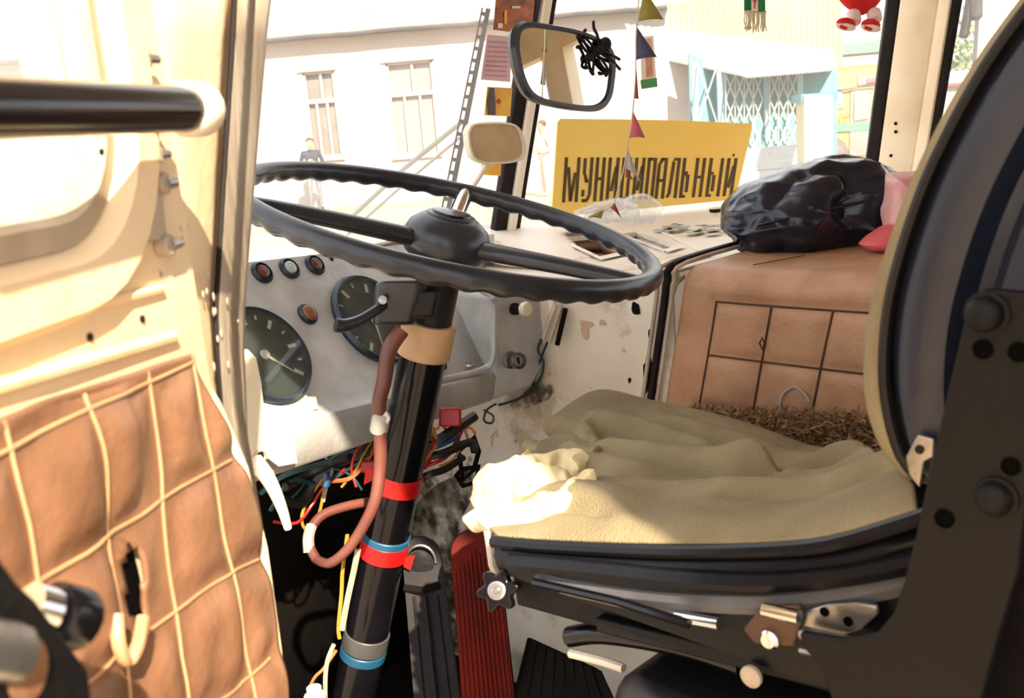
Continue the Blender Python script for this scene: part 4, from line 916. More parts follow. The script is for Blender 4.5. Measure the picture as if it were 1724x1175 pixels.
# khaki cloth thrown over the cushion: control points are picture position + sideways place
cl = thing('seat_cloth', 'loose khaki cloth with folds thrown over the driver seat cushion', 'cloth', (0.75, 0.45, 0.7))
ctrl = [
 [(836, 902, .522), (905, 908, .522), (1000, 913, .522), (1130, 916, .522), (1275, 913, .522), (1400, 901, .522), (1545, 858, .522)],
 [(822, 885, .545), (905, 880, .55), (1000, 868, .55), (1130, 872, .55), (1275, 872, .55), (1400, 860, .55), (1540, 815, .56)],
 [(828, 862, .58), (900, 845, .60), (1000, 815, .61), (1130, 828, .61), (1275, 842, .62), (1400, 832, .62), (1525, 790, .62)],
 [(860, 828, .63), (920, 805, .66), (1010, 790, .68), (1130, 802, .68), (1275, 818, .68), (1370, 822, .68), (1500, 775, .68)],
 [(890, 790, .68), (940, 778, .71), (1020, 765, .74), (1130, 785, .74), (1260, 806, .74), (1345, 818, .73), (1480, 762, .74)],
 [(905, 750, .74), (950, 745, .77), (1030, 752, .80), (1140, 768, .80), (1250, 790, .80), (1330, 805, .79), (1462, 757, .80)],
 [(930, 735, .80), (985, 722, .84), (1060, 725, .87), (1150, 742, .87), (1250, 765, .87), (1345, 785, .87), (1448, 757, .87)],
 [(945, 712, .86), (1000, 690, .91), (1080, 700, .93), (1165, 716, .93), (1260, 738, .93), (1360, 765, .93), (1440, 757, .93)],
 [(925, 705, .90), (1003, 657, .98), (1090, 672, .985), (1175, 690, .985), (1265, 715, .985), (1365, 752, .985), (1436, 760, .985)],
]
rows3 = [[PX(x, y, k) for x, y, k in r] for r in ctrl]
rows3 = [smooth_path(r, 8) for r in rows3]
CRE = [((0.22, 0.70), (0.55, 0.60), 0.020), ((0.35, 0.50), (0.78, 0.46), 0.022), ((0.66, 0.44), (0.92, 0.62), 0.018), ((0.05, 0.42), (0.40, 0.34), 0.010), ((0.62, 0.24), (0.97, 0.30), 0.010), ((0.45, 0.80), (0.85, 0.72), 0.010), ((0.12, 0.24), (0.35, 0.14), 0.008)]
cols = [smooth_path([r[j] for r in rows3], 8) for j in range(len(rows3[0]))]
rows = []
for j, c in enumerate(cols):
    row = []
    for i, p in enumerate(c):
        u_, v_ = j/(len(cols)-1), i/(len(c)-1); k = min(1, v_*8)*min(1, (1-v_)*6+.2)
        h = 0.006*nz((p.x*9, p.y*9, 2)) + 0.003*nz((p.x*26, p.y*20, 5))
        # long folds running back from the front right corner
        for (qa, qb, dp) in CRE:
            a_, b_ = V((qa[0], qa[1], 0)), V((qb[0], qb[1], 0)); ab = b_-a_; w_ = V((u_, v_, 0)); k_ = max(0, min(1, (w_-a_).dot(ab)/ab.length_squared)); pr_ = a_+ab*k_
            sg_ = (v_-pr_.y); dd_ = (w_-pr_).length; h += dp*(-1.0*math.exp(-(dd_/0.022)**2) + 1.1*math.exp(-((sg_-0.055)/0.04)**2)*math.exp(-((u_-pr_.x)/0.08)**2))
        h += 0.4*0.010*math.exp(-((v_-0.62-0.18*u_)/0.05)**2)*math.sin(min(1, u_*1.4)*math.pi) - 0.008*math.exp(-((v_-0.50-0.16*u_)/0.035)**2)
        row.append(p + V((0, 0, h*k)))
    rows.append(row)
obj(MB().grid(rows), 'cloth', 'khaki', cl, solid=0.003, sub=1)
# rolled fold at the front right and the lower fold
def roll(pts, k, r_, m, nm, par):
    P = smooth_path([PX(x, y, kk) for x, y, kk in pts], 5); n = len(P)
    rr = [r_*(0.35+0.65*math.sin(math.pi*min(1, max(0, (i+1.2)/(n+1.4))))**0.7) for i in range(n)]
    mb = MB().tube(smooth_path(P, 3), [rr[min(i//3, n-1)] for i in range((n-1)*3+1)], 28)
    am = 0.013 if m == 'foam' else 0.007
    mb.v = [v + V((nz(v*28), nz(v*28+V((9, 9, 9))), nz(v*28+V((5, 5, 5)))))*am + V((nz(v*75), nz(v*75+V((9, 9, 9))), nz(v*75+V((5, 5, 5)))))*am*0.45 for v in mb.v]
    obj(mb, nm, m, par, sub=1)
roll([(928, 712, .84), (950, 722, .82), (985, 745, .80), (1012, 757, .78)], 0, 0.018, 'khaki', 'rolled_fold', cl)
roll([(890, 757, .78), (925, 758, .76), (960, 762, .75), (1000, 768, .74)], 0, 0.012, 'khaki', 'rolled_fold', cl)
obj(MB().ell(PX(1170, 731, 0.905), (0, 0.004, 0), (0, 0, 0.004), (0.002, 0, 0), 10, 5), 'stain', 'flag_navy', cl)
# torn pale padding bulging from the front of the cushion
fm = thing('torn_padding', 'crumpled pale padding bulging from front of seat cushion', 'padding', PX(870, 830, 0.62))
random.seed(4)
for pts, r_ in (([(800, 850, .60), (850, 812, .63), (920, 795, .66), (985, 782, .68)], 0.020), ([(795, 858, .58), (840, 845, .60), (900, 828, .62), (960, 808, .64)], 0.017), ([(800, 868, .57), (850, 868, .575), (900, 858, .585), (940, 838, .60)], 0.014),
                ([(880, 880, .555), (930, 856, .57), (975, 822, .60), (992, 800, .64)], 0.012), ([(815, 835, .62), (860, 800, .65), (905, 785, .67)], 0.016), ([(830, 878, .56), (870, 884, .555), (905, 878, .555)], 0.010)):
    roll(pts, 0, r_, 'foam', 'padding_fold', fm)

# ================================================================ THINGS ON THE ENGINE COVER
def hull_blob(outline, d_c, depth, name, m, label, cat, amp=0.012, fine=0.004, seed=0, lift=0.0):
    # a closed sack: outline traced as its widest section, bulging towards and away along the line of sight
    n = 150; pts = smooth_path([V((x, y, 0)) for x, y in outline+outline[:1]], 12); L = len(pts)
    loop = [pts[int(i*(L-1)/n)] for i in range(n)]; cx = sum(p.x for p in loop)/n; cy = sum(p.y for p in loop)/n
    rows = []
    for k in range(-26, 27):
        a = k/26*math.pi/2*0.999; sc_ = math.cos(a)**0.55; dz = math.sin(a)*depth
        row = []
        for p in loop:
            x, y = cx+(p.x-cx)*sc_, cy+(p.y-cy)*sc_
            q_ = A(x, y, d_c) + (fw*V((1, 1, 0))).normalized()*dz
            e_ = abs(nz((q_.x*13+seed, q_.y*13, q_.z*13)))*2-0.5
            rg = (1-abs(nz(V((q_.x*13+seed, q_.y*13, q_.z*22)))))**3 + 0.5*(1-abs(nz(V((q_.x*30, q_.y*30, q_.z*38+seed)))))**3
            q_ += (q_-A(cx, cy, d_c)).normalized()*(amp*e_*(1-0.75*sc_**8) + fine*(rg-0.8)*1.6)
            row.append(q_)
        rows.append(row)
    mb = MB().grid(rows, False, True); mb.f += [list(range(n))[::-1], [52*n+i for i in range(n)]]
    return tag(obj(mb, name, m), label, cat)
hull_blob([(1222, 385), (1228, 350), (1250, 322), (1290, 300), (1340, 278), (1400, 264), (1450, 263), (1500, 282), (1514, 310), (1512, 360), (1500, 400), (1440, 418), (1360, 425), (1290, 430), (1250, 420), (1235, 402)], 1.45, 0.082, 'bin_bag', 'bag', 'crumpled shiny black plastic bag lying on the engine cover', 'bag', 0.014, 0.005, 1)
bb = bpy.data.objects['bin_bag']
obj(MB().tube(smooth_path([A(x, y, 1.362) for x, y in ((1275, 380), (1310, 372), (1360, 360), (1430, 345), (1480, 333))], 5), 0.002, 8), 'crease', 'bag', bb)
hull_blob([(1495, 292), (1525, 290), (1575, 292), (1600, 340), (1580, 392), (1520, 392), (1492, 385), (1490, 340)], 1.34, 0.03, 'printed_bag', 'pink_print', 'pink printed plastic packet between black bag and backrest', 'packet', 0.006, 0.003, 4)
hull_blob([(1450, 412), (1462, 398), (1490, 384), (1530, 380), (1560, 400), (1550, 425), (1500, 424), (1465, 421)], 1.32, 0.03, 'pink_cloth', 'pink', 'coral pink cloth tucked beside the black bag', 'cloth', 0.004, 0.003, 7)

# small bottle cap on the shelf, clear plastic wrapper, wrapper in the opening
p = PZ(1205, 365, 0.752); t = thing('bottle_cap', 'tiny cap with lettering standing on the cream shelf', 'cap', p)
obj(MB().lathe(p, (0, 0, 1), [(0.006, 0), (0.006, 0.006), (0.010, 0.008), (0.0115, 0.016), (0.010, 0.018)], 18), 'cap', 'ivory', t)
obj(MB().lathe(p+V((0, 0, .009)), (0, 0, 1), [(0.0112, 0), (0.0122, 0.006), (0.0115, 0.0065)], 18), 'band', 'rubber', t)
random.seed(2)
t = thing('plastic_wrapper', 'crumpled clear plastic wrapper below the yellow sign', 'wrapper', PZ(1040, 372, 0.745))
for pts, r_ in (([(985, 366), (1015, 357), (1045, 352), (1075, 352)], 0.022), ([(1030, 362), (1060, 354), (1090, 353), (1108, 362)], 0.024), ([(970, 366), (1000, 362), (1030, 366)], 0.014)):
    P = smooth_path([A(x, y, 1.72) for x, y in pts], 5); mb = MB().tube(P, [r_*(0.5+0.5*math.sin(math.pi*(i+1)/(len(P)+1))) for i in range(len(P))], 12)
    mb.v = [v + V((nz(v*40), nz(v*40+V((3, 3, 3))), nz(v*40+V((7, 7, 7)))))*0.008 for v in mb.v]
    obj(mb, 'film', 'plastic_clear', t)
c = sum(h2, V((0, 0, 0)))/4
o = obj(MB().prism([lerp(h2[1], h2[2], 0.25)+V((0, 0, -.026)), lerp(h2[1], h2[2], 0.95)+V((0, 0, -.020)), lerp(h2[0], h2[3], 0.95)+V((0, 0, -.012)), lerp(h2[0], h2[3], 0.35)+V((0, 0, -.024))], (0, 0, 0.004)), 'wrapper', 'paper_blue', bevel=0.002)
tag(o, 'blue and red wrapper lying in the shelf opening', 'wrapper')
obj(MB().box(lerp(h2[2], c, 0.15)+V((0, 0, -.012)), (0.01, -0.004, 0), (0.004, 0.008, 0), (0, 0, 0.003)), 'red_end', 'red_tape', o)

# ================================================================ YELLOW SIGN
sb = [ON(x, y, (1.436, 1.285, 0), V((0.133, 0.44, 0)).normalized()) for x, y in ((929, 366), (1236, 336))]
SNn = (sb[1]-sb[0]).cross(V((0, -0.12, 1))).normalized()      # leans back like the windscreen
if SNn.dot(CAM-sb[0]) < 0: SNn = -SNn
def SP(x, y, off=0): return ON(x, y, sb[0]+SNn*off, SNn)
sg = thing('route_sign', 'yellow sign with stencilled Cyrillic word МУНИЦИПАЛЬНЫЙ behind the windscreen', 'sign', sb[0])
out = [(929, 366), (939, 206), (944, 200), (1050, 201), (1150, 203), (1262, 208), (1267, 213), (1238, 336)]
obj(MB().prism([SP(*p) for p in out], SNn*-0.003), 'board', 'sign', sg, smooth=False)
def LQ(cx, v):  # cx: measured across the word along its upper edge, v: 0 foot .. 1 top
    u_ = (cx-105)/(1535-105)
    top = (lerp(105, 1535, u_), lerp(368, 376, u_)); bot = (lerp(80, 1490, u_), lerp(744, 688, u_))
    x, y = lerp(bot[0], top[0], v), lerp(bot[1], top[1], v)
    return SP(930+x/4.926, 190+y/4.926, 0.0006)
def stroke(mb, a, b, w_=25):
    (x0, v0), (x1, v1) = a, b
    if abs(v1-v0) > 0.12: poly = [LQ(x0, v0), LQ(x0+w_, v0), LQ(x1+w_, v1), LQ(x1, v1)]
    else: poly = [LQ(x0, v0), LQ(x1, v1), LQ(x1, v1-0.07), LQ(x0, v0-0.07)]
    mb.prism(poly, SNn*0.0005)
LET = {
 'M': [((105, 0), (105, 1)), ((210, 0), (210, 1)), ((160, 0.02), (128, 0.78), ), ((160, 0.02), (188, 0.66))],
 'Y': [((262, 0.98), (262, 0.62)), ((318, 0.16), (318, 1)), ((268, 0.62), (284, 0.46)), ((284, 0.50), (312, 0.50)), ((262, 0.12), (262, 0.27)), ((268, 0.06), (318, 0.06)), ((318, 0.16), (300, 0.03))],
 'N1': [((366, 0), (366, 1)), ((420, 0), (420, 1)), ((392, 0.55), (420, 0.55))],
 'I1': [((470, 0), (470, 1)), ((535, 0), (535, 1)), ((496, 0.22), (528, 0.80))],
 'C': [((585, 0), (585, 1)), ((636, 0), (636, 1)), ((585, 0.07), (670, 0.07)), ((652, -0.14), (652, 0.06))],
 'I2': [((690, 0), (690, 1)), ((750, 0), (750, 1)), ((714, 0.22), (742, 0.80))],
 'P': [((795, 0), (795, 1)), ((845, 0), (845, 1)), ((797, 1.0), (840, 1.0))],
 'A': [((882, 0), (882, 0.86)), ((936, 0), (936, 1)), ((890, 0.86), (904, 0.99)), ((906, 1.0), (934, 1.0)), ((884, 0.48), (934, 0.48))],
 'L': [((988, 0.1), (1000, 0.9)), ((1042, 0), (1042, 1)), ((1002, 0.9), (1014, 0.99)), ((1012, 1.0), (1040, 1.0)), ((974, 0.02), (988, 0.14))],
 'S1': [((1088, 0), (1088, 1)), ((1130, 0.14), (1130, 0.58)), ((1114, 0.66), (1130, 0.58)), ((1116, 0.66), (1138, 0.66)), ((1112, 0.07), (1136, 0.07))],
 'N2': [((1196, 0), (1196, 1)), ((1252, 0), (1252, 1)), ((1212, 0.55), (1250, 0.55))],
 'Y2': [((1308, 0), (1308, 1)), ((1348, 0.14), (1348, 0.56)), ((1334, 0.64), (1354, 0.64)), ((1332, 0.07), (1354, 0.07)), ((1402, 0), (1402, 1))],
 'J': [((1455, 0), (1455, 1)), ((1512, 0), (1512, 1)), ((1478, 0.22), (1504, 0.80))]}
for k, L in LET.items():
    mb = MB()
    for s_ in L: stroke(mb, s_[0], s_[1])
    obj(mb, 'letter', 'ink', sg, smooth=False)
obj(MB().prism([LQ(1500+9*math.cos(a), 1.08+0.035*math.sin(a)) for a in [i*math.pi/4 for i in range(8)]], SNn*0.0005), 'letter', 'ink', sg, smooth=False)

# ================================================================ MIRRORS
def frame_mirror(name, label, outline, d, n, mf, mg, rim, stem):
    cx, cy = sum(p[0] for p in outline)/len(outline), sum(p[1] for p in outline)/len(outline); c = A(cx, cy, d)
    t = thing(name, label, 'mirror', c)
    lo = smooth_path([V((x, y, 0)) for x, y in outline+outline[:1]], 5)[:-1]
    base = [ON(p.x, p.y, c, n) for p in lo]
    def lp2(k, off): return [c + (p-c)*k + n*off for p in base]
    mb = MB().grid([lp2(.80, -0.016), lp2(.97, -0.010), lp2(1.0, 0.0), lp2(1-rim*.3, 0.006), lp2(1-rim*.8, 0.006), lp2(1-rim, 0.001)], False, True)
    mb.f.append(list(range(len(lo)))[::-1]); obj(mb, 'housing', mf, t)
    obj(MB().prism(lp2(1-rim+.005, 0.002), n*-0.002), 'mirror_glass', mg, t, smooth=False)
    obj(MB().tube(smooth_path(stem, 5), 0.004, 8), 'stem', mf, t)
    return t, c
def halfway(px, py, d, target): c = A(px, py, d); return ((CAM-c).normalized() + (V(target)-c).normalized()).normalized()
MN = halfway(946, 112, 1.55, (RX, -0.36, 1.36))
mk = frame_mirror('rear_view_mirror', 'black framed rear-view mirror with a toy spider on it', [(859, 80), (862, 50), (880, 36), (920, 40), (965, 48), (1005, 62), (1028, 80), (1036, 105), (1034, 140), (1028, 168), (1012, 185), (985, 188), (940, 182), (905, 173), (883, 158), (868, 125)], 1.55, MN, 'wheel', 'mirror', 0.15, [A(900, 60, 1.60), A(905, 20, 1.62), A(912, -40, 1.62), A(925, -190, 1.60), A(928, -250, 1.62)])
frame_mirror('small_mirror', 'small cream framed mirror on a thin stem behind the steering wheel', [(783, 222), (792, 208), (820, 205), (852, 206), (872, 213), (882, 236), (884, 258), (874, 271), (845, 276), (812, 276), (793, 267), (785, 245)], 1.45, halfway(832, 240, 1.45, (1.6, -1.5, 0.6)), 'ivory', 'mirror_tan', 0.13, [A(822, 272, 1.46), A(800, 308, 1.47), A(772, 345, 1.5), A(748, 390, 1.55)])
def MP(x, y, off): return ON(x, y, mk[1]+MN*off, MN)
# toy spider
t = thing('toy_spider', 'black rubber toy spider clinging to the rear-view mirror', 'toy', A(1010, 85, 1.53))
obj(MB().ell(MP(1019, 74, 0.012), cr*0.010, cu*0.011, fw*0.009, 14, 10), 'abdomen', 'rubber', t)
obj(MB().ell(MP(1005, 87, 0.009), cr*0.013+cu*0.006, cu*0.009, fw*0.007, 14, 10), 'body', 'rubber', t)
obj(MB().ell(MP(992, 97, 0.008), cr*0.008, cu*0.007, fw*0.006, 12, 8), 'head', 'rubber', t)
for pts in ([(1008, 76), (1006, 60), (1000, 48), (999, 36)], [(1000, 80), (988, 66), (982, 58), (986, 50)], [(996, 84), (984, 72), (976, 62), (972, 62)], [(992, 92), (984, 82), (976, 78), (971, 80)],
            [(1016, 86), (1028, 92), (1036, 96), (1043, 100)], [(1014, 92), (1030, 102), (1036, 108), (1044, 117)], [(1006, 98), (1014, 112), (1022, 122), (1020, 128)], [(1000, 100), (999, 112), (998, 120), (999, 126)],
            [(990, 102), (986, 110), (990, 114), (993, 112)], [(1010, 96), (1024, 118), (1014, 124), (1008, 122)]):
    P = smooth_path([MP(x, y, 0.008-0.002*i) for i, (x, y) in enumerate(pts)], 3); obj(MB().tube(P, [0.0024]*4+[0.0026]*(len(P)-4), 6), 'leg', 'rubber', t)

# ================================================================ HANGING DECORATIONS AND STICKERS
PD = 1.50
pn = thing('pennant_string', 'string of small triangular pennants hanging before the yellow sign', 'pennants', A(1050, 300, PD))
sp_ = [(1078, -300), (1077, -150), (1076, -60), (1075, 0), (1071, 60), (1070, 130), (1066, 180), (1062, 215), (1058, 240), (1050, 285), (1040, 320), (1032, 345), (1005, 360), (985, 372)]
obj(MB().tube(smooth_path([A(x, y, PD) for x, y in sp_], 5), 0.0012, 6), 'cord', 'fringe', pn)
def flag(pts, m, bulge=0.006):
    a, b, c = [A(x, y, PD) for x, y in pts]; rows = []
    for i in range(7):
        s_ = i/6; rows.append([lerp(a, lerp(b, c, k/6), s_) - fw*bulge*math.sin(math.pi*k/6)*s_ for k in range(7)])
    obj(MB().grid(rows), 'pennant', m, pn, solid=0.0006)
flag([(1084, -20), (1075, 36), (1117, 33)], 'flag_olive'); flag([(1072, 45), (1071, 101), (1106, 96)], 'flag_navy'); flag([(1078, 55), (1086, 99), (1100, 96)], 'flag_grey', .002)
flag([(1071, 110), (1068, 166), (1075, 167)], 'flag_wine', .002); flag([(1066, 188), (1058, 232), (1086, 232)], 'flag_rose'); flag([(1056, 250), (1053, 282), (1079, 308)], 'flag_grey', .008); flag([(1054, 282), (1053, 298), (1066, 303)], 'flag_wine', .003)
flag([(1034, 340), (1028, 350), (1046, 367)], 'flag_wine', .004); flag([(1018, 352), (990, 365), (1012, 368)], 'flag_olive', .004)
# paper icon card
t = thing('icon_card', 'small paper card with a figure and green foot stuck to the windscreen', 'card', A(1090, 100, 1.62))
def card(pts, m, nm, d, par, th=0.0008): return obj(MB().prism([A(x, y, d) for x, y in pts], fw*th), nm, m, par, smooth=False)
card([(1078, 62), (1100, 60), (1106, 146), (1080, 150)], 'icon_white', 'paper', 1.64, t); card([(1086, 66), (1096, 64), (1099, 128), (1088, 130)], 'icon', 'figure', 1.638, t); card([(1078, 135), (1106, 131), (1107, 146), (1080, 150)], 'icon_green', 'green_foot', 1.637, t)
# scarf pendant
t = thing('scarf_pendant', 'tiny green scarf pendant with white fringe at the top edge', 'pendant', A(1272, 30, 1.6))
rows = [[A(lerp(1253, 1288, k/6), y, 1.6+0.003*math.sin(k)) for k in range(7)] for y in (-60, -20, 19)]
obj(MB().grid(rows), 'scarf', 'green_cloth', t, solid=0.002)
obj(MB().prism([A(x, y, 1.597) for x, y in ((1265, -40), (1276, -40), (1276, 19), (1265, 19))], fw*-0.001), 'white_stripe', 'white_cloth', t, smooth=False)
for a, b in (((1266, -4), (1270, 4)), ((1275, -4), (1271, 4)), ((1270.5, 3), (1270, 14))):
    obj(MB().tube([A(*a, 1.5945), A(*b, 1.5945)], 0.0011, 6), 'letter_stroke', 'red_tape', t)
random.seed(8)
for k in range(17):
    x = lerp(1254, 1289, k/16); obj(MB().tube([A(x, 18, 1.6), A(x+random.uniform(-2, 2), 36, 1.598), A(x+random.uniform(-3, 3), random.uniform(48, 55), 1.6)], 0.0012, 5), 'fringe_thread', 'fringe', t)
q_ = A(1270, -60, 1.6); obj(MB().tube([q_, V((q_.x, q_.y, 1.62))], 0.0012, 6), 'cord', 'fringe', t)
# red plush
hp = dv(1.53)
t = thing('plush_heart', 'red plush toy with white legs and red shoes hanging at top edge', 'toy', A(1448, 20, 1.75))
PL = 1.75
rows = []
prof = [(1450, 26, 2), (1450, 22, 12), (1449, 12, 26), (1448, 0, 36), (1448, -20, 46), (1448, -45, 48), (1448, -70, 36), (1448, -82, 8)]
for x, y, r_ in prof:
    c = A(x, y, PL); rows.append([c + cr*(r_*PL/FPX)*math.cos(a) + (fw*V((1, 1, 0))).normalized()*(r_*0.6*PL/FPX)*math.sin(a) for a in [2*math.pi*k/24 for k in range(24)]])
mb = MB().grid(rows, False, True); mb.f += [list(range(24))[::-1], [7*24+i for i in range(24)]]
obj(mb, 'body', 'red_plush', t, sub=1)
for leg, shoe in ((((1436, 20), (1438, 40)), ((1424, 42), (-0.016, 0.008))), (((1470, 18), (1474, 36)), ((1466, 44), (-0.015, 0.008)))):
    obj(MB().tube(smooth_path([A(*leg[0], PL), A(*leg[1], PL-.01)], 4), [0.012, 0.0125, 0.013, 0.013, 0.012], 14), 'sock', 'white_plush', t, sub=1)
    (sx, sy), _ = shoe
    obj(MB().ell(A(sx, sy-2, PL-.02), cr*0.016+cu*-0.004, cu*0.009+cr*.003, fw*0.014, 18, 12), 'shoe', 'red_plush', t)
    obj(MB().ell(A(sx, sy+3, PL-.018), cr*0.017+cu*-0.004, cu*0.005, fw*0.015, 18, 8), 'sole', 'white_plush', t)
obj(MB().tube([A(1448, -82, PL), V((A(1448, -82, PL).x, A(1448, -82, PL).y, 1.62))], 0.0012, 6), 'cord', 'fringe', t)
# prints stuck beside the divider
def wl_(x, y, off): # on the left windscreen pane, inside
    nrm = (dv(1.0)-lp(1.0)).cross(V((0, dvt.y-dvb.y, dvt.z-dvb.z))).normalized(); 
    if nrm.dot(CAM-dvb) < 0: nrm = -nrm
    return ON(x, y, dvb+nrm*off, nrm), nrm
def sticker(name, label, pts, m, off=0.002):
    P = [wl_(x, y, off)[0] for x, y in pts]; n = wl_(0, 0, 0)[1]
    t = thing(name, label, 'print', P[0]); obj(MB().prism(P, n*0.0008), 'sheet', m, t, smooth=False); return t, n
def extra(t, n, pts, m, nm, off=0.0035): obj(MB().prism([wl_(x, y, off)[0] for x, y in pts], n*0.0005), nm, m, t, smooth=False)
t, n = sticker('sunset_print', 'dark sunset print above the pink paper beside windscreen divider', [(830, 50), (836, -20), (902, -20), (894, 58)], 'poster_dark', 0.03)
extra(t, n, [(838, 47), (846, 47), (846, 39), (838, 39)], 'icon_white', 'emblem', .032); extra(t, n, [(862, 14), (876, 14), (876, 10), (862, 10)], 'icon_white', 'lettering', .032)
extra(t, n, [(849, 40), (853, 40), (853, 18), (849, 18)], 'poster_yellow', 'sun_glint', .032)
t, n = sticker('pink_paper', 'pink printed paper beside the rear-view mirror', [(809, 134), (820, 58), (862, 62), (858, 138)], 'poster_pink', 0.03)
for k in range(8): y = 70+8*k; extra(t, n, [(823-1.2*k, y), (856-0.5*k, y+2), (856-0.5*k, y+3.2), (823-1.2*k, y+1.2)], 'poster_line', 'text_line', .0315)
t, n = sticker('yellow_print', 'yellow print with a black figure below the pink paper', [(815, 194), (820, 146), (862, 148), (858, 196)], 'poster_yellow', 0.03)
extra(t, n, [(821, 193), (820, 170), (824, 148), (832, 148), (834, 170), (834, 194)], 'poster_black', 'figure', .0315)
extra(t, n, [(836, 172), (840, 166), (844, 171), (840, 176)], 'red_tape', 'red_spot', .0315)
t, n = sticker('yellow_card', 'small yellow card below the cream mirror', [(808, 294), (812, 270), (844, 270), (842, 296)], 'poster_yellow', 0.03)

# ================================================================ OUTSIDE THE GLASS
# slotted upright with braces, just outside the left pane
t = thing('slotted_upright', 'thin dark slotted metal bar with two braces outside the windscreen', 'bar', A(755, 340, 1.95))
SD2 = 1.98
a, b = A(738, 415, 1.80), A(818, 14, SD2); e1 = (b-a).normalized(); e2 = fw.cross(e1).normalized()
obj(MB().box((a+b)/2 + e2*0.005, e1*(b-a).length/2, e2*0.0045, fw*0.002), 'flange', 'steel_black', t)
obj(MB().box((a+b)/2 - e2*0.007, e1*(b-a).length/2, e2*0.0015, fw*0.002), 'flange', 'steel_black', t)
for k in range(19):
    if k % 1 == 0: obj(MB().box(lerp(a, b, (k+.5)/19), e1*0.004, e2*0.0062, fw*0.0018), 'web', 'steel_black', t)
obj(MB().tube([A(779, 204, 1.91), A(680, 284, SD2+.05), A(570, 385, SD2+.2)], 0.005, 8), 'brace', 'lattice', t); obj(MB().tube([A(774, 232, 1.90), A(680, 310, SD2+.05), A(585, 395, SD2+.2)], 0.003, 8), 'brace', 'lattice', t)
# outside mirror at the right side window
t = thing('door_mirror', 'outside mirror on a bent arm beyond the side window', 'mirror', A(1650, 60, 3.1))
c = A(1690, 40, 3.1); lpm = lambda w_, h_, r_, o_: [c + cr*(x+0.06*y) + cu*y + fw*o_ for x, y in rrect(w_, h_, r_, 8)]
mb = MB().grid([lpm(0.15, 0.38, 0.05, 0.03), lpm(0.18, 0.41, 0.05, 0.0), lpm(0.165, 0.395, 0.045, -0.008), lpm(0.155, 0.385, 0.045, -0.004)], False, True); mb.f.append(list(range(36))[::-1])
obj(mb, 'housing', 'gutter', t); obj(MB().prism(lpm(0.158, 0.388, 0.045, -0.004), fw*0.002), 'mirror_glass', 'siding', t, smooth=False)
obj(MB().tube([A(1622, 62, 3.1), A(1630, 20, 3.1), A(1640, -40, 3.1), A(1655, -90, 3.1)], 0.014, 10), 'arm', 'rubber', t); obj(MB().box(A(1640, 16, 3.1), cr*0.02, cu*0.03, fw*0.02), 'clamp', 'rubber', t, bevel=0.005)
obj(MB().tube([A(1655, -90, 3.1), A(1600, -160, 2.9), V((RX+0.05, 0.8, 1.5))], 0.014, 10), 'arm', 'rubber', t)

mb = MB().grid([[V((x, y, -0.7)) for x in (-80, 0, 80, 160)] for y in (-80, 0, 80, 160)])
struct(mb, 'ground', 'ground', 'pale dusty yard outside the bus')
# long white building
h0 = V((math.sin(yaw), math.cos(yaw), 0)); rh = V((math.cos(yaw), -math.sin(yaw), 0))
FN = (h0 + rh*0.05).normalized(); FO = A(620, 340, 25.5); FO.z = -0.7
FE = V((0, 0, 1)).cross(FN); FE = FE if FE.dot(rh) > 0 else -FE
def FP(px, py, off=0): return ON(px, py, FO - FN*off, FN)
def fxy(px, py): q_ = FP(px, py)-FO; return q_.dot(FE), q_.z+FO.z
def fw3(x, z, off=0): return FO + FE*x + V((0, 0, z-FO.z)) - FN*off
ba = thing('long_building', 'long white plastered building with shadow-grey gutter line and two windows', 'building', FO)
xl, xr = -14.0, fxy(1135, 200)[0]; ez = fxy(640, 52)[1]
wins = []
for tl, br_, m in (((508, 122), (578, 264), 'pane_grey'), ((648, 106), (742, 259), 'pane_pink')):
    x0, z1 = fxy(*tl); x1, z0 = fxy(*br_); wins.append((x0, x1, z0, z1, m))
xs = [xl] + [v for w_ in wins for v in w_[:2]] + [xr]
mb = MB()
def fbox(mb, x0, x1, z0, z1, o0, o1): return mb.box(fw3((x0+x1)/2, (z0+z1)/2, (o0+o1)/2), FE*(x1-x0)/2, FN*(o1-o0)/2, V((0, 0, (z1-z0)/2)))
for i in range(0, len(xs)-1, 2): fbox(mb, xs[i], xs[i+1], -0.7, ez, -0.3, 0)
for x0, x1, z0, z1, m in wins: fbox(mb, x0, x1, -0.7, z0, -0.3, 0); fbox(mb, x0, x1, z1, ez, -0.3, 0)
obj(mb, 'wall', 'plaster', ba, smooth=False)
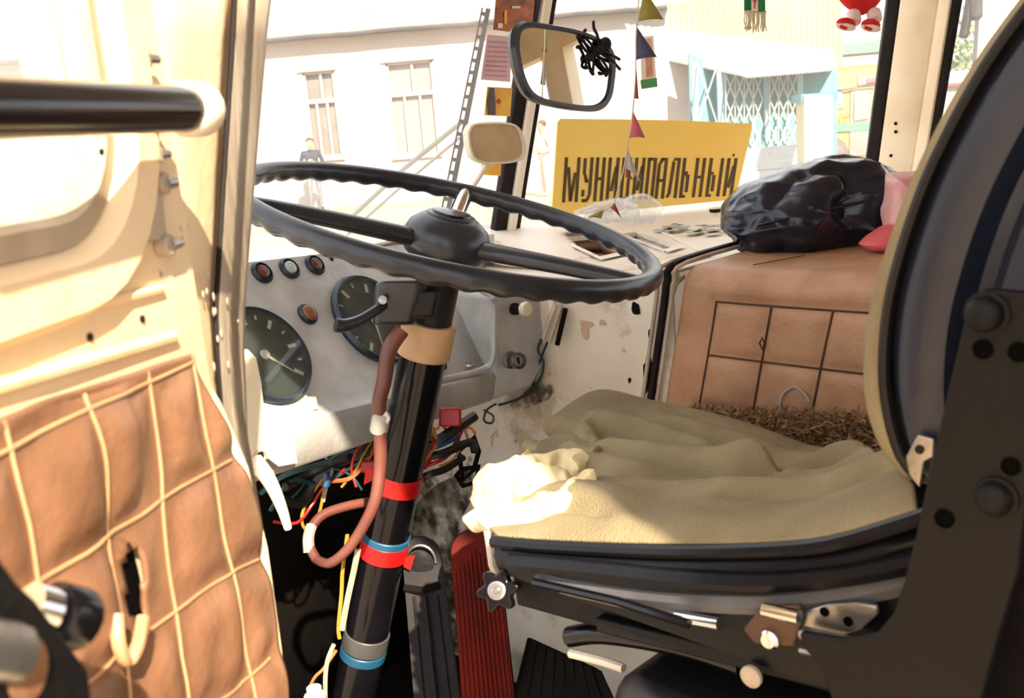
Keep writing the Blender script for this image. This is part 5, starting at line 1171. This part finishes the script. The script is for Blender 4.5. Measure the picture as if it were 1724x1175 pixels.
for x0, x1, z0, z1, m in wins:
    f_ = MB(); fbox(f_, x0, x0+.07, z0, z1, -.14, -.04); fbox(f_, x1-.07, x1, z0, z1, -.14, -.04); fbox(f_, x0, x1, z0, z0+.07, -.14, -.04); fbox(f_, x0, x1, z1-.07, z1, -.14, -.04)
    zt = lerp(z0, z1, 0.66); fbox(f_, x0, x1, zt-.05, zt+.05, -.14, -.03)
    for k in ((1, 2) if m == 'pane_pink' else (1, 2)): xm = lerp(x0, x1, k/3); fbox(f_, xm-.03, xm+.03, z0, zt, -.13, -.05)
    xm = lerp(x0, x1, 0.55); fbox(f_, xm-.03, xm+.03, zt, z1, -.13, -.05)
    fo = obj(f_, 'window', 'frame_pink', ba, smooth=False)
    for k in range(3): obj(fbox(MB(), lerp(x0, x1, k/3), lerp(x0, x1, (k+1)/3), z0, zt, -.17, -.15), 'pane', m, fo, smooth=False)
    for k in ((0, .55), (.55, 1)): obj(fbox(MB(), lerp(x0, x1, k[0]), lerp(x0, x1, k[1]), zt, z1, -.17, -.15), 'pane', m, fo, smooth=False)
    obj(fbox(MB(), x0-.1, x1+.06, z1, z1+.10, -.02, .06), 'lintel', 'frame_pink', ba, smooth=False); obj(fbox(MB(), x0-.05, x1+.05, z0-.06, z0, -.02, .08), 'sill', 'frame_pink', ba, smooth=False)
gp = [fw3(lerp(xl, xr, i/40), ez-0.03+0.03*nz((i*.6, 0, 0)), 0.35) for i in range(41)]
obj(MB().tube(gp, 0.075, 8), 'gutter', 'gutter', ba)  # wavy grey tube: the gutter's shadow line given as its colour
mb = MB(); n_ = 60
for i in range(n_):
    pass
obj(MB().prism([fw3(xl, ez, 0.4), fw3(xr, ez, 0.4), fw3(xr, ez+1.15, -5), fw3(xl+3.5, ez+1.15, -5)], (0, 0, 0.06)), 'roof', 'metal_roof', ba, smooth=False)
for i in range(1, 26):
    x = lerp(xl+1, xr, i/26); obj(MB().tube([fw3(x, ez+.07, 0.38), fw3(x, ez+1.2, -4.9)], 0.02, 4), 'roof_seam', 'metal_roof', ba)
vp = fw3(*fxy(604, 14), -1.0); obj(MB().cyl(vp, vp+V((0, 0, 1.0)), 0.03, 8), 'vent_pipe', 'frame_pink', ba); obj(MB().box(vp, FE*.16, FN*.1, V((0, 0, .03))), 'vent_foot', 'frame_pink', ba)
# kiosk with lattice and awning
kd = 16.0
kb = thing('kiosk', 'kiosk with white lattice over teal boards and white awning', 'kiosk', PZ(1280, 360, -0.7))
KN = h0; 
def KP(x, y, d): return A(x, y, d)
def kq(pts, d, m, nm, th=0.05, par=kb): return obj(MB().prism([A(x, y, d) for x, y in pts], h0*th), nm, m, par, smooth=False)
kq([(1030, 70), (1168, 95), (1172, 420), (1036, 420)], 17.5, 'plaster_pink', 'side_wall', 0.1)
kq([(1160, 90), (1222, 118), (1226, 400), (1166, 400)], 16.6, 'teal', 'side_board', 0.08); kq([(1222, 118), (1410, 108), (1408, 380), (1226, 400)], 16.4, 'teal', 'front_board', 0.08)
for x, yt, w_ in ((1168, 104, 5), (1213, 120, 7), (1290, 128, 5), (1346, 122, 5)):
    tp = A(x, yt, 16.2); hx = rh*(w_*16.2/FPX)
    obj(MB().box(V((tp.x, tp.y, (tp.z-0.7)/2)), hx, h0*0.04, V((0, 0, (tp.z+0.7)/2))), 'post', 'pale_blue', kb, smooth=False)
def lat_(x0, x1, y0, y1, n, d):
    nrow = max(1, round((y1-y0)/((x1-x0)/n*2.4)))
    for i in range(n):
        for j in range(nrow):
            xa, xb = lerp(x0, x1, i/n), lerp(x0, x1, (i+1)/n); ya, yb = lerp(y0, y1, j/nrow), lerp(y0, y1, (j+1)/nrow)
            for p, q_ in (((xa, ya), (xb, yb)), ((xb, ya), (xa, yb))): obj(MB().tube([A(*p, d), A(*q_, d)], 0.012, 4), 'lattice_bar', 'lattice', kb)
            obj(MB().tube([A(xa, ya, d), A(xa, yb, d)], 0.009, 4), 'lattice_bar', 'lattice', kb)
lat_(1174, 1208, 108, 210, 1, 16.15); lat_(1222, 1284, 125, 252, 4, 16.15); lat_(1296, 1342, 125, 248, 3, 16.15)
for k in range(7):
    y = 247+13*k; obj(MB().prism([A(1180, y+9, 15.9), A(1352, y-5, 15.9), A(1352, y+7, 15.9), A(1180, y+21, 15.9)], -h0*0.03), 'siding_board', 'siding', kb, smooth=False)
# corrugated awning
rows = []
for i in range(91):
    s_ = i/90; bk = A(lerp(1052, 1402, s_), lerp(42, 82, s_), 19.0); ft = lerp(A(1255, 130, 15.6), A(1408, 117, 15.6), s_); o_ = V((0, 0, 0.025*math.sin(i*math.pi/1.5)))
    rows.append([bk+o_, lerp(bk, ft, .5)+o_, ft+o_])
obj(MB().grid(rows), 'awning', 'awning', kb, solid=0.02)
rows = []
obj(MB().prism([A(1052, 42, 19.0), A(1255, 130, 15.6), A(1074, 92, 18.4)], (0, 0, 0.03)), 'awning_flank', 'awning', kb, smooth=False)
t = thing('gate_pillar', 'cream square pillar with teal cap beside the kiosk', 'pillar', PZ(1372, 330, -0.7))
o = A(1371, 215, 14.8); obj(MB().box(V((o.x, o.y, 0.2)), cr*0.21*V((1, 1, 0)).length*0.7, h0*0.2, V((0, 0, (A(1371, 168, 14.8).z+0.7)/1.0*0.5))), 'shaft', 'metal_roof', t, smooth=False)
t.children[0].location.z += 0
top = A(1371, 168, 14.8)
obj(MB().box(top+V((0, 0, 0.03)), rh*0.27, h0*0.25, V((0, 0, 0.06))), 'cap', 'teal', t, smooth=False)
# yellow corrugated fence
rows = []
a, b = A(1128, 110, 23), A(1418, 110, 23)
for i in range(161):
    p = lerp(a, b, i/160); o_ = h0*(0.03*math.sin(i*math.pi/2.5)); rows.append([V((p.x, p.y, -0.7))+o_, V((p.x, p.y, 3.4))+o_])
tag(obj(MB().grid(rows), 'corrugated_fence', 'fence_yellow', solid=0.01), 'tall pale yellow corrugated metal fence behind the kiosk', 'fence')
# pale building with a green band
t = thing('banded_building', 'pale building with a dark green band behind the yellow bus', 'building', PZ(1460, 290, -0.7))
kq([(1405, 40), (1560, 26), (1560, 320), (1405, 320)], 30, 'plaster_pink', 'wall', 0.4, t); kq([(1413, 74), (1560, 58), (1560, 80), (1413, 93)], 29.9, 'bus_green', 'band', 0.05, t)
# yellow bus in the yard
yb_ = thing('yellow_bus', 'yellow bus with a green stripe parked in the yard', 'bus', PZ(1440, 312, -0.7))
BD = 20.0
def bq(pts, m, nm, o_=0.0, th=0.03, par=yb_): return obj(MB().prism([A(x, y, BD-o_) for x, y in pts], h0*th), nm, m, par, smooth=False)
obj(MB().prism([A(x, y, BD) for x, y in ((1384, 125), (1400, 116), (1440, 110), (1540, 102), (1542, 287), (1384, 300))], h0*2.2), 'body', 'bus_yellow', yb_, bevel=0.06)
bq([(1385, 210), (1560, 200), (1560, 214), (1385, 224)], 'bus_green', 'stripe', 0.04)
bq([(1395, 144), (1418, 142), (1420, 182), (1396, 186)], 'bus_dark', 'window', 0.03); bq([(1398, 148), (1417, 146), (1418, 174), (1399, 176)], 'siding', 'pane', 0.05)
bq([(1432, 152), (1470, 148), (1466, 262), (1430, 262)], 'bus_dark', 'door', 0.03); bq([(1438, 158), (1464, 154), (1462, 200), (1438, 204)], 'pane_grey', 'door_pane', 0.05)
bq([(1444, 130), (1475, 127), (1475, 140), (1444, 144)], 'bus_dark', 'route_box', 0.03); bq([(1460, 132), (1475, 131), (1475, 138), (1460, 140)], 'flag_rose', 'route_plate', 0.05)
obj(MB().tube([A(x, y, BD-.08) for x, y in ((1395, 152), (1424, 151), (1450, 146), (1475, 144))], 0.02, 6), 'drip_rail', 'bus_dark', yb_)
wc_ = A(1397, 262, BD-.05); obj(MB().lathe(wc_, -h0, [(0.36, -.2), (0.38, 0), (0.34, 0.05), (0.2, 0.06), (0.1, 0.10)], 24), 'wheel', 'bus_dark', yb_)
fc = bpy.data.curves.new('digits', 'FONT'); fc.body = '167'; fc.size = 0.26; fc.extrude = 0.004; fc.shear = 0.25
fo = bpy.data.objects.new('digits', fc); C.objects.link(fo)
dg = bpy.context.evaluated_depsgraph_get(); me = bpy.data.meshes.new_from_object(fo.evaluated_get(dg)); bpy.data.objects.remove(fo)
no = bpy.data.objects.new('fleet_number', me); C.objects.link(no); me.materials.clear(); me.materials.append(M['bus_number'])
p = A(1396, 208, BD-.06); rx = (A(1420, 206, BD-.06)-p).normalized(); uz = V((0, 0, 1)); nz_ = rx.cross(uz).normalized(); uz = nz_.cross(rx)
no.parent = yb_; no.matrix_parent_inverse = Matrix.Translation(yb_.location).inverted()
no.matrix_basis = Matrix(((rx.x, uz.x, nz_.x, p.x), (rx.y, uz.y, nz_.y, p.y), (rx.z, uz.z, nz_.z, p.z), (0, 0, 0, 1)))
# things seen through the side window
t = thing('low_outbuilding', 'pale low building with a dark eave beyond the side window', 'building', PZ(1640, 255, -0.7))
kq([(1555, 148), (1800, 132), (1800, 260), (1555, 270)], 27, 'plaster_pink', 'wall', 2.0, t); kq([(1550, 143), (1800, 127), (1800, 132), (1550, 148)], 26.8, 'flag_wine', 'eave', 0.2, t)
kq([(1560, 122), (1800, 108), (1800, 128), (1550, 144)], 27.5, 'siding', 'roof', 1.5, t)
random.seed(14)
def bush(px, py, d, r_, label):
    c = A(px, py, d); t = thing('tree', label, 'tree', V((c.x, c.y, -0.7)), 'trees beyond the side window')
    obj(MB().tube([V((c.x, c.y, -0.7)), c], [0.12, 0.05], 8), 'trunk', 'grime', t)
    mb = MB()
    for k in range(900):
        v = V((random.gauss(0, 1), random.gauss(0, 1), random.gauss(0, 1))); v = v.normalized()*r_*random.random()**.4; p = c+V((v.x, v.y, v.z*1.2))
        a = V((random.gauss(0, 1), random.gauss(0, 1), random.gauss(0, 1))).normalized()*0.12; b = a.orthogonal().normalized()*0.07
        mb.add([p-a, p+b, p+a, p-b], [(0, 1, 2, 3)])
    q_ = obj(mb, 'foliage', 'leaf', t, smooth=False)
bush(1612, 95, 34, 1.4, 'bushy pale green tree close to the cream pillar'); bush(1660, 105, 38, 1.5, 'pale tree half hidden behind the outside mirror')

# people in the yard
def person(name, label, px, py_foot, d, H_, face, arms, mats, hairm):
    base = PZ(px, py_foot, -0.7); base = A(px, 240, d); base.z = -0.7
    fwd = face.normalized(); rt = V((0, 0, 1)).cross(fwd)*-1
    def L(x, y, z): return base + (rt*x + fwd*y + V((0, 0, z)))*(H_/1.75)
    joints = {}; vs_, rs, es = [], [], []
    def jn(n_, p, r_, par=None):
        vs_.append(p); rs.append(r_*(H_/1.75)); joints[n_] = len(vs_)-1
        if par is not None: es.append((joints[par], joints[n_]))
    jn('pel', L(0, 0, .95), .14); jn('belly', L(0, .01, 1.10), .135, 'pel'); jn('chest', L(0, .01, 1.30), .155, 'belly'); jn('neck', L(0, 0, 1.46), .06, 'chest'); jn('jaw', L(0, .03, 1.56), .075, 'neck'); jn('head', L(0, .015, 1.65), .095, 'jaw'); jn('crown', L(0, 0, 1.70), .08, 'head'); jn('nose', L(0, .115, 1.61), .014, 'jaw')
    for s_ in (-1, 1):
        k = str(s_); jn('hip'+k, L(.09*s_, 0, .88), .095, 'pel'); jn('knee'+k, L(.11*s_, .02, .49), .065, 'hip'+k); jn('ank'+k, L(.12*s_, -.01, .09), .045, 'knee'+k); jn('toe'+k, L(.14*s_, .16, .04), .04, 'ank'+k)
        jn('sh'+k, L(.19*s_, 0, 1.40), .065, 'chest'); el, wr, hd = arms[0 if s_ < 0 else 1]
        jn('el'+k, L(el[0]*s_, el[1], el[2]), .048, 'sh'+k); jn('wr'+k, L(wr[0]*s_, wr[1], wr[2]), .032, 'el'+k); jn('hd'+k, L(hd[0]*s_, hd[1], hd[2]), .034, 'wr'+k)
        h_ = V(hd)-V(wr); h_ = h_.normalized(); sd = h_.orthogonal().normalized()
        for f_ in range(5):
            ln = (.055, .075, .082, .076, .06)[f_]; off = (f_-2)*0.018; q_ = V(hd)+sd*off+h_*0.03; q2 = q_+h_*ln+V((0, 0, -.015)); 
            if f_ == 0: q2 = q_+sd*-.05+h_*.02
            jn('f%d%s' % (f_, k), L(q_.x*s_, q_.y, q_.z), .010, 'hd'+k); jn('g%d%s' % (f_, k), L(q2.x*s_, q2.y, q2.z), .008, 'f%d%s' % (f_, k))
    me = bpy.data.meshes.new('tmp'); me.from_pydata([tuple(v) for v in vs_], es, []); o = bpy.data.objects.new('tmp', me); C.objects.link(o)
    o.modifiers.new('s', 'SKIN'); sv = me.skin_vertices[0].data
    for i, r_ in enumerate(rs): sv[i].radius = (r_, r_)
    sv[0].use_root = True
    m2 = o.modifiers.new('u', 'SUBSURF'); m2.levels = 2; m2.render_levels = 2
    dg = bpy.context.evaluated_depsgraph_get(); em = bpy.data.meshes.new_from_object(o.evaluated_get(dg)); bpy.data.objects.remove(o)
    hands = [vs_[joints['hd-1']], vs_[joints['hd1']]]
    for m in mats: em.materials.append(M[m])
    for p in em.polygons:
        p.use_smooth = True; z = (p.center.z+0.7)/(H_/1.75)
        if z > 1.47 or min((V(p.center)-h_).length for h_ in hands) < 0.065: p.material_index = 0
        elif z > 0.93: p.material_index = 1
        elif z > 0.1: p.material_index = 2
        else: p.material_index = 3
    po = bpy.data.objects.new(name, em); C.objects.link(po); tag(po, label, 'person')
    hr = MB().ell(L(0, -.012, 1.675), rt*.098*(H_/1.75), fwd*.102*(H_/1.75), V((0, 0, .085*(H_/1.75))), 16, 10); obj(hr, 'hair', hairm, po)
    for s_ in (-1, 1): obj(MB().ell(L(.036*s_, .098, 1.635), rt*.012, V((0, 0, .007)), fwd*.006, 8, 5), 'eye', 'rubber', po)
    return po
toc = (CAM-A(520, 240, 24))*V((1, 1, 0))
person('person', 'person in dark jacket and grey trousers standing before the left window', 521, 345, 24, 1.74, toc, [((.27, .05, 1.14), (.10, .22, 1.16), (.02, .24, 1.18)), ((.27, .05, 1.14), (.10, .24, 1.20), (.02, .26, 1.22))], ['skin', 'jacket', 'trousers', 'jacket'], 'hair')
person('person', 'person in pale clothes walking left of the yellow sign', 914, 330, 23, 1.72, rh*-1+h0*-0.4, [((.24, -.08, 1.13), (.22, .10, 1.02), (.20, .18, 1.02)), ((.24, -.04, 1.12), (.20, .14, 1.06), (.16, .21, 1.07))], ['skin', 'light_cloth', 'light_cloth', 'flag_grey'], 'hair')
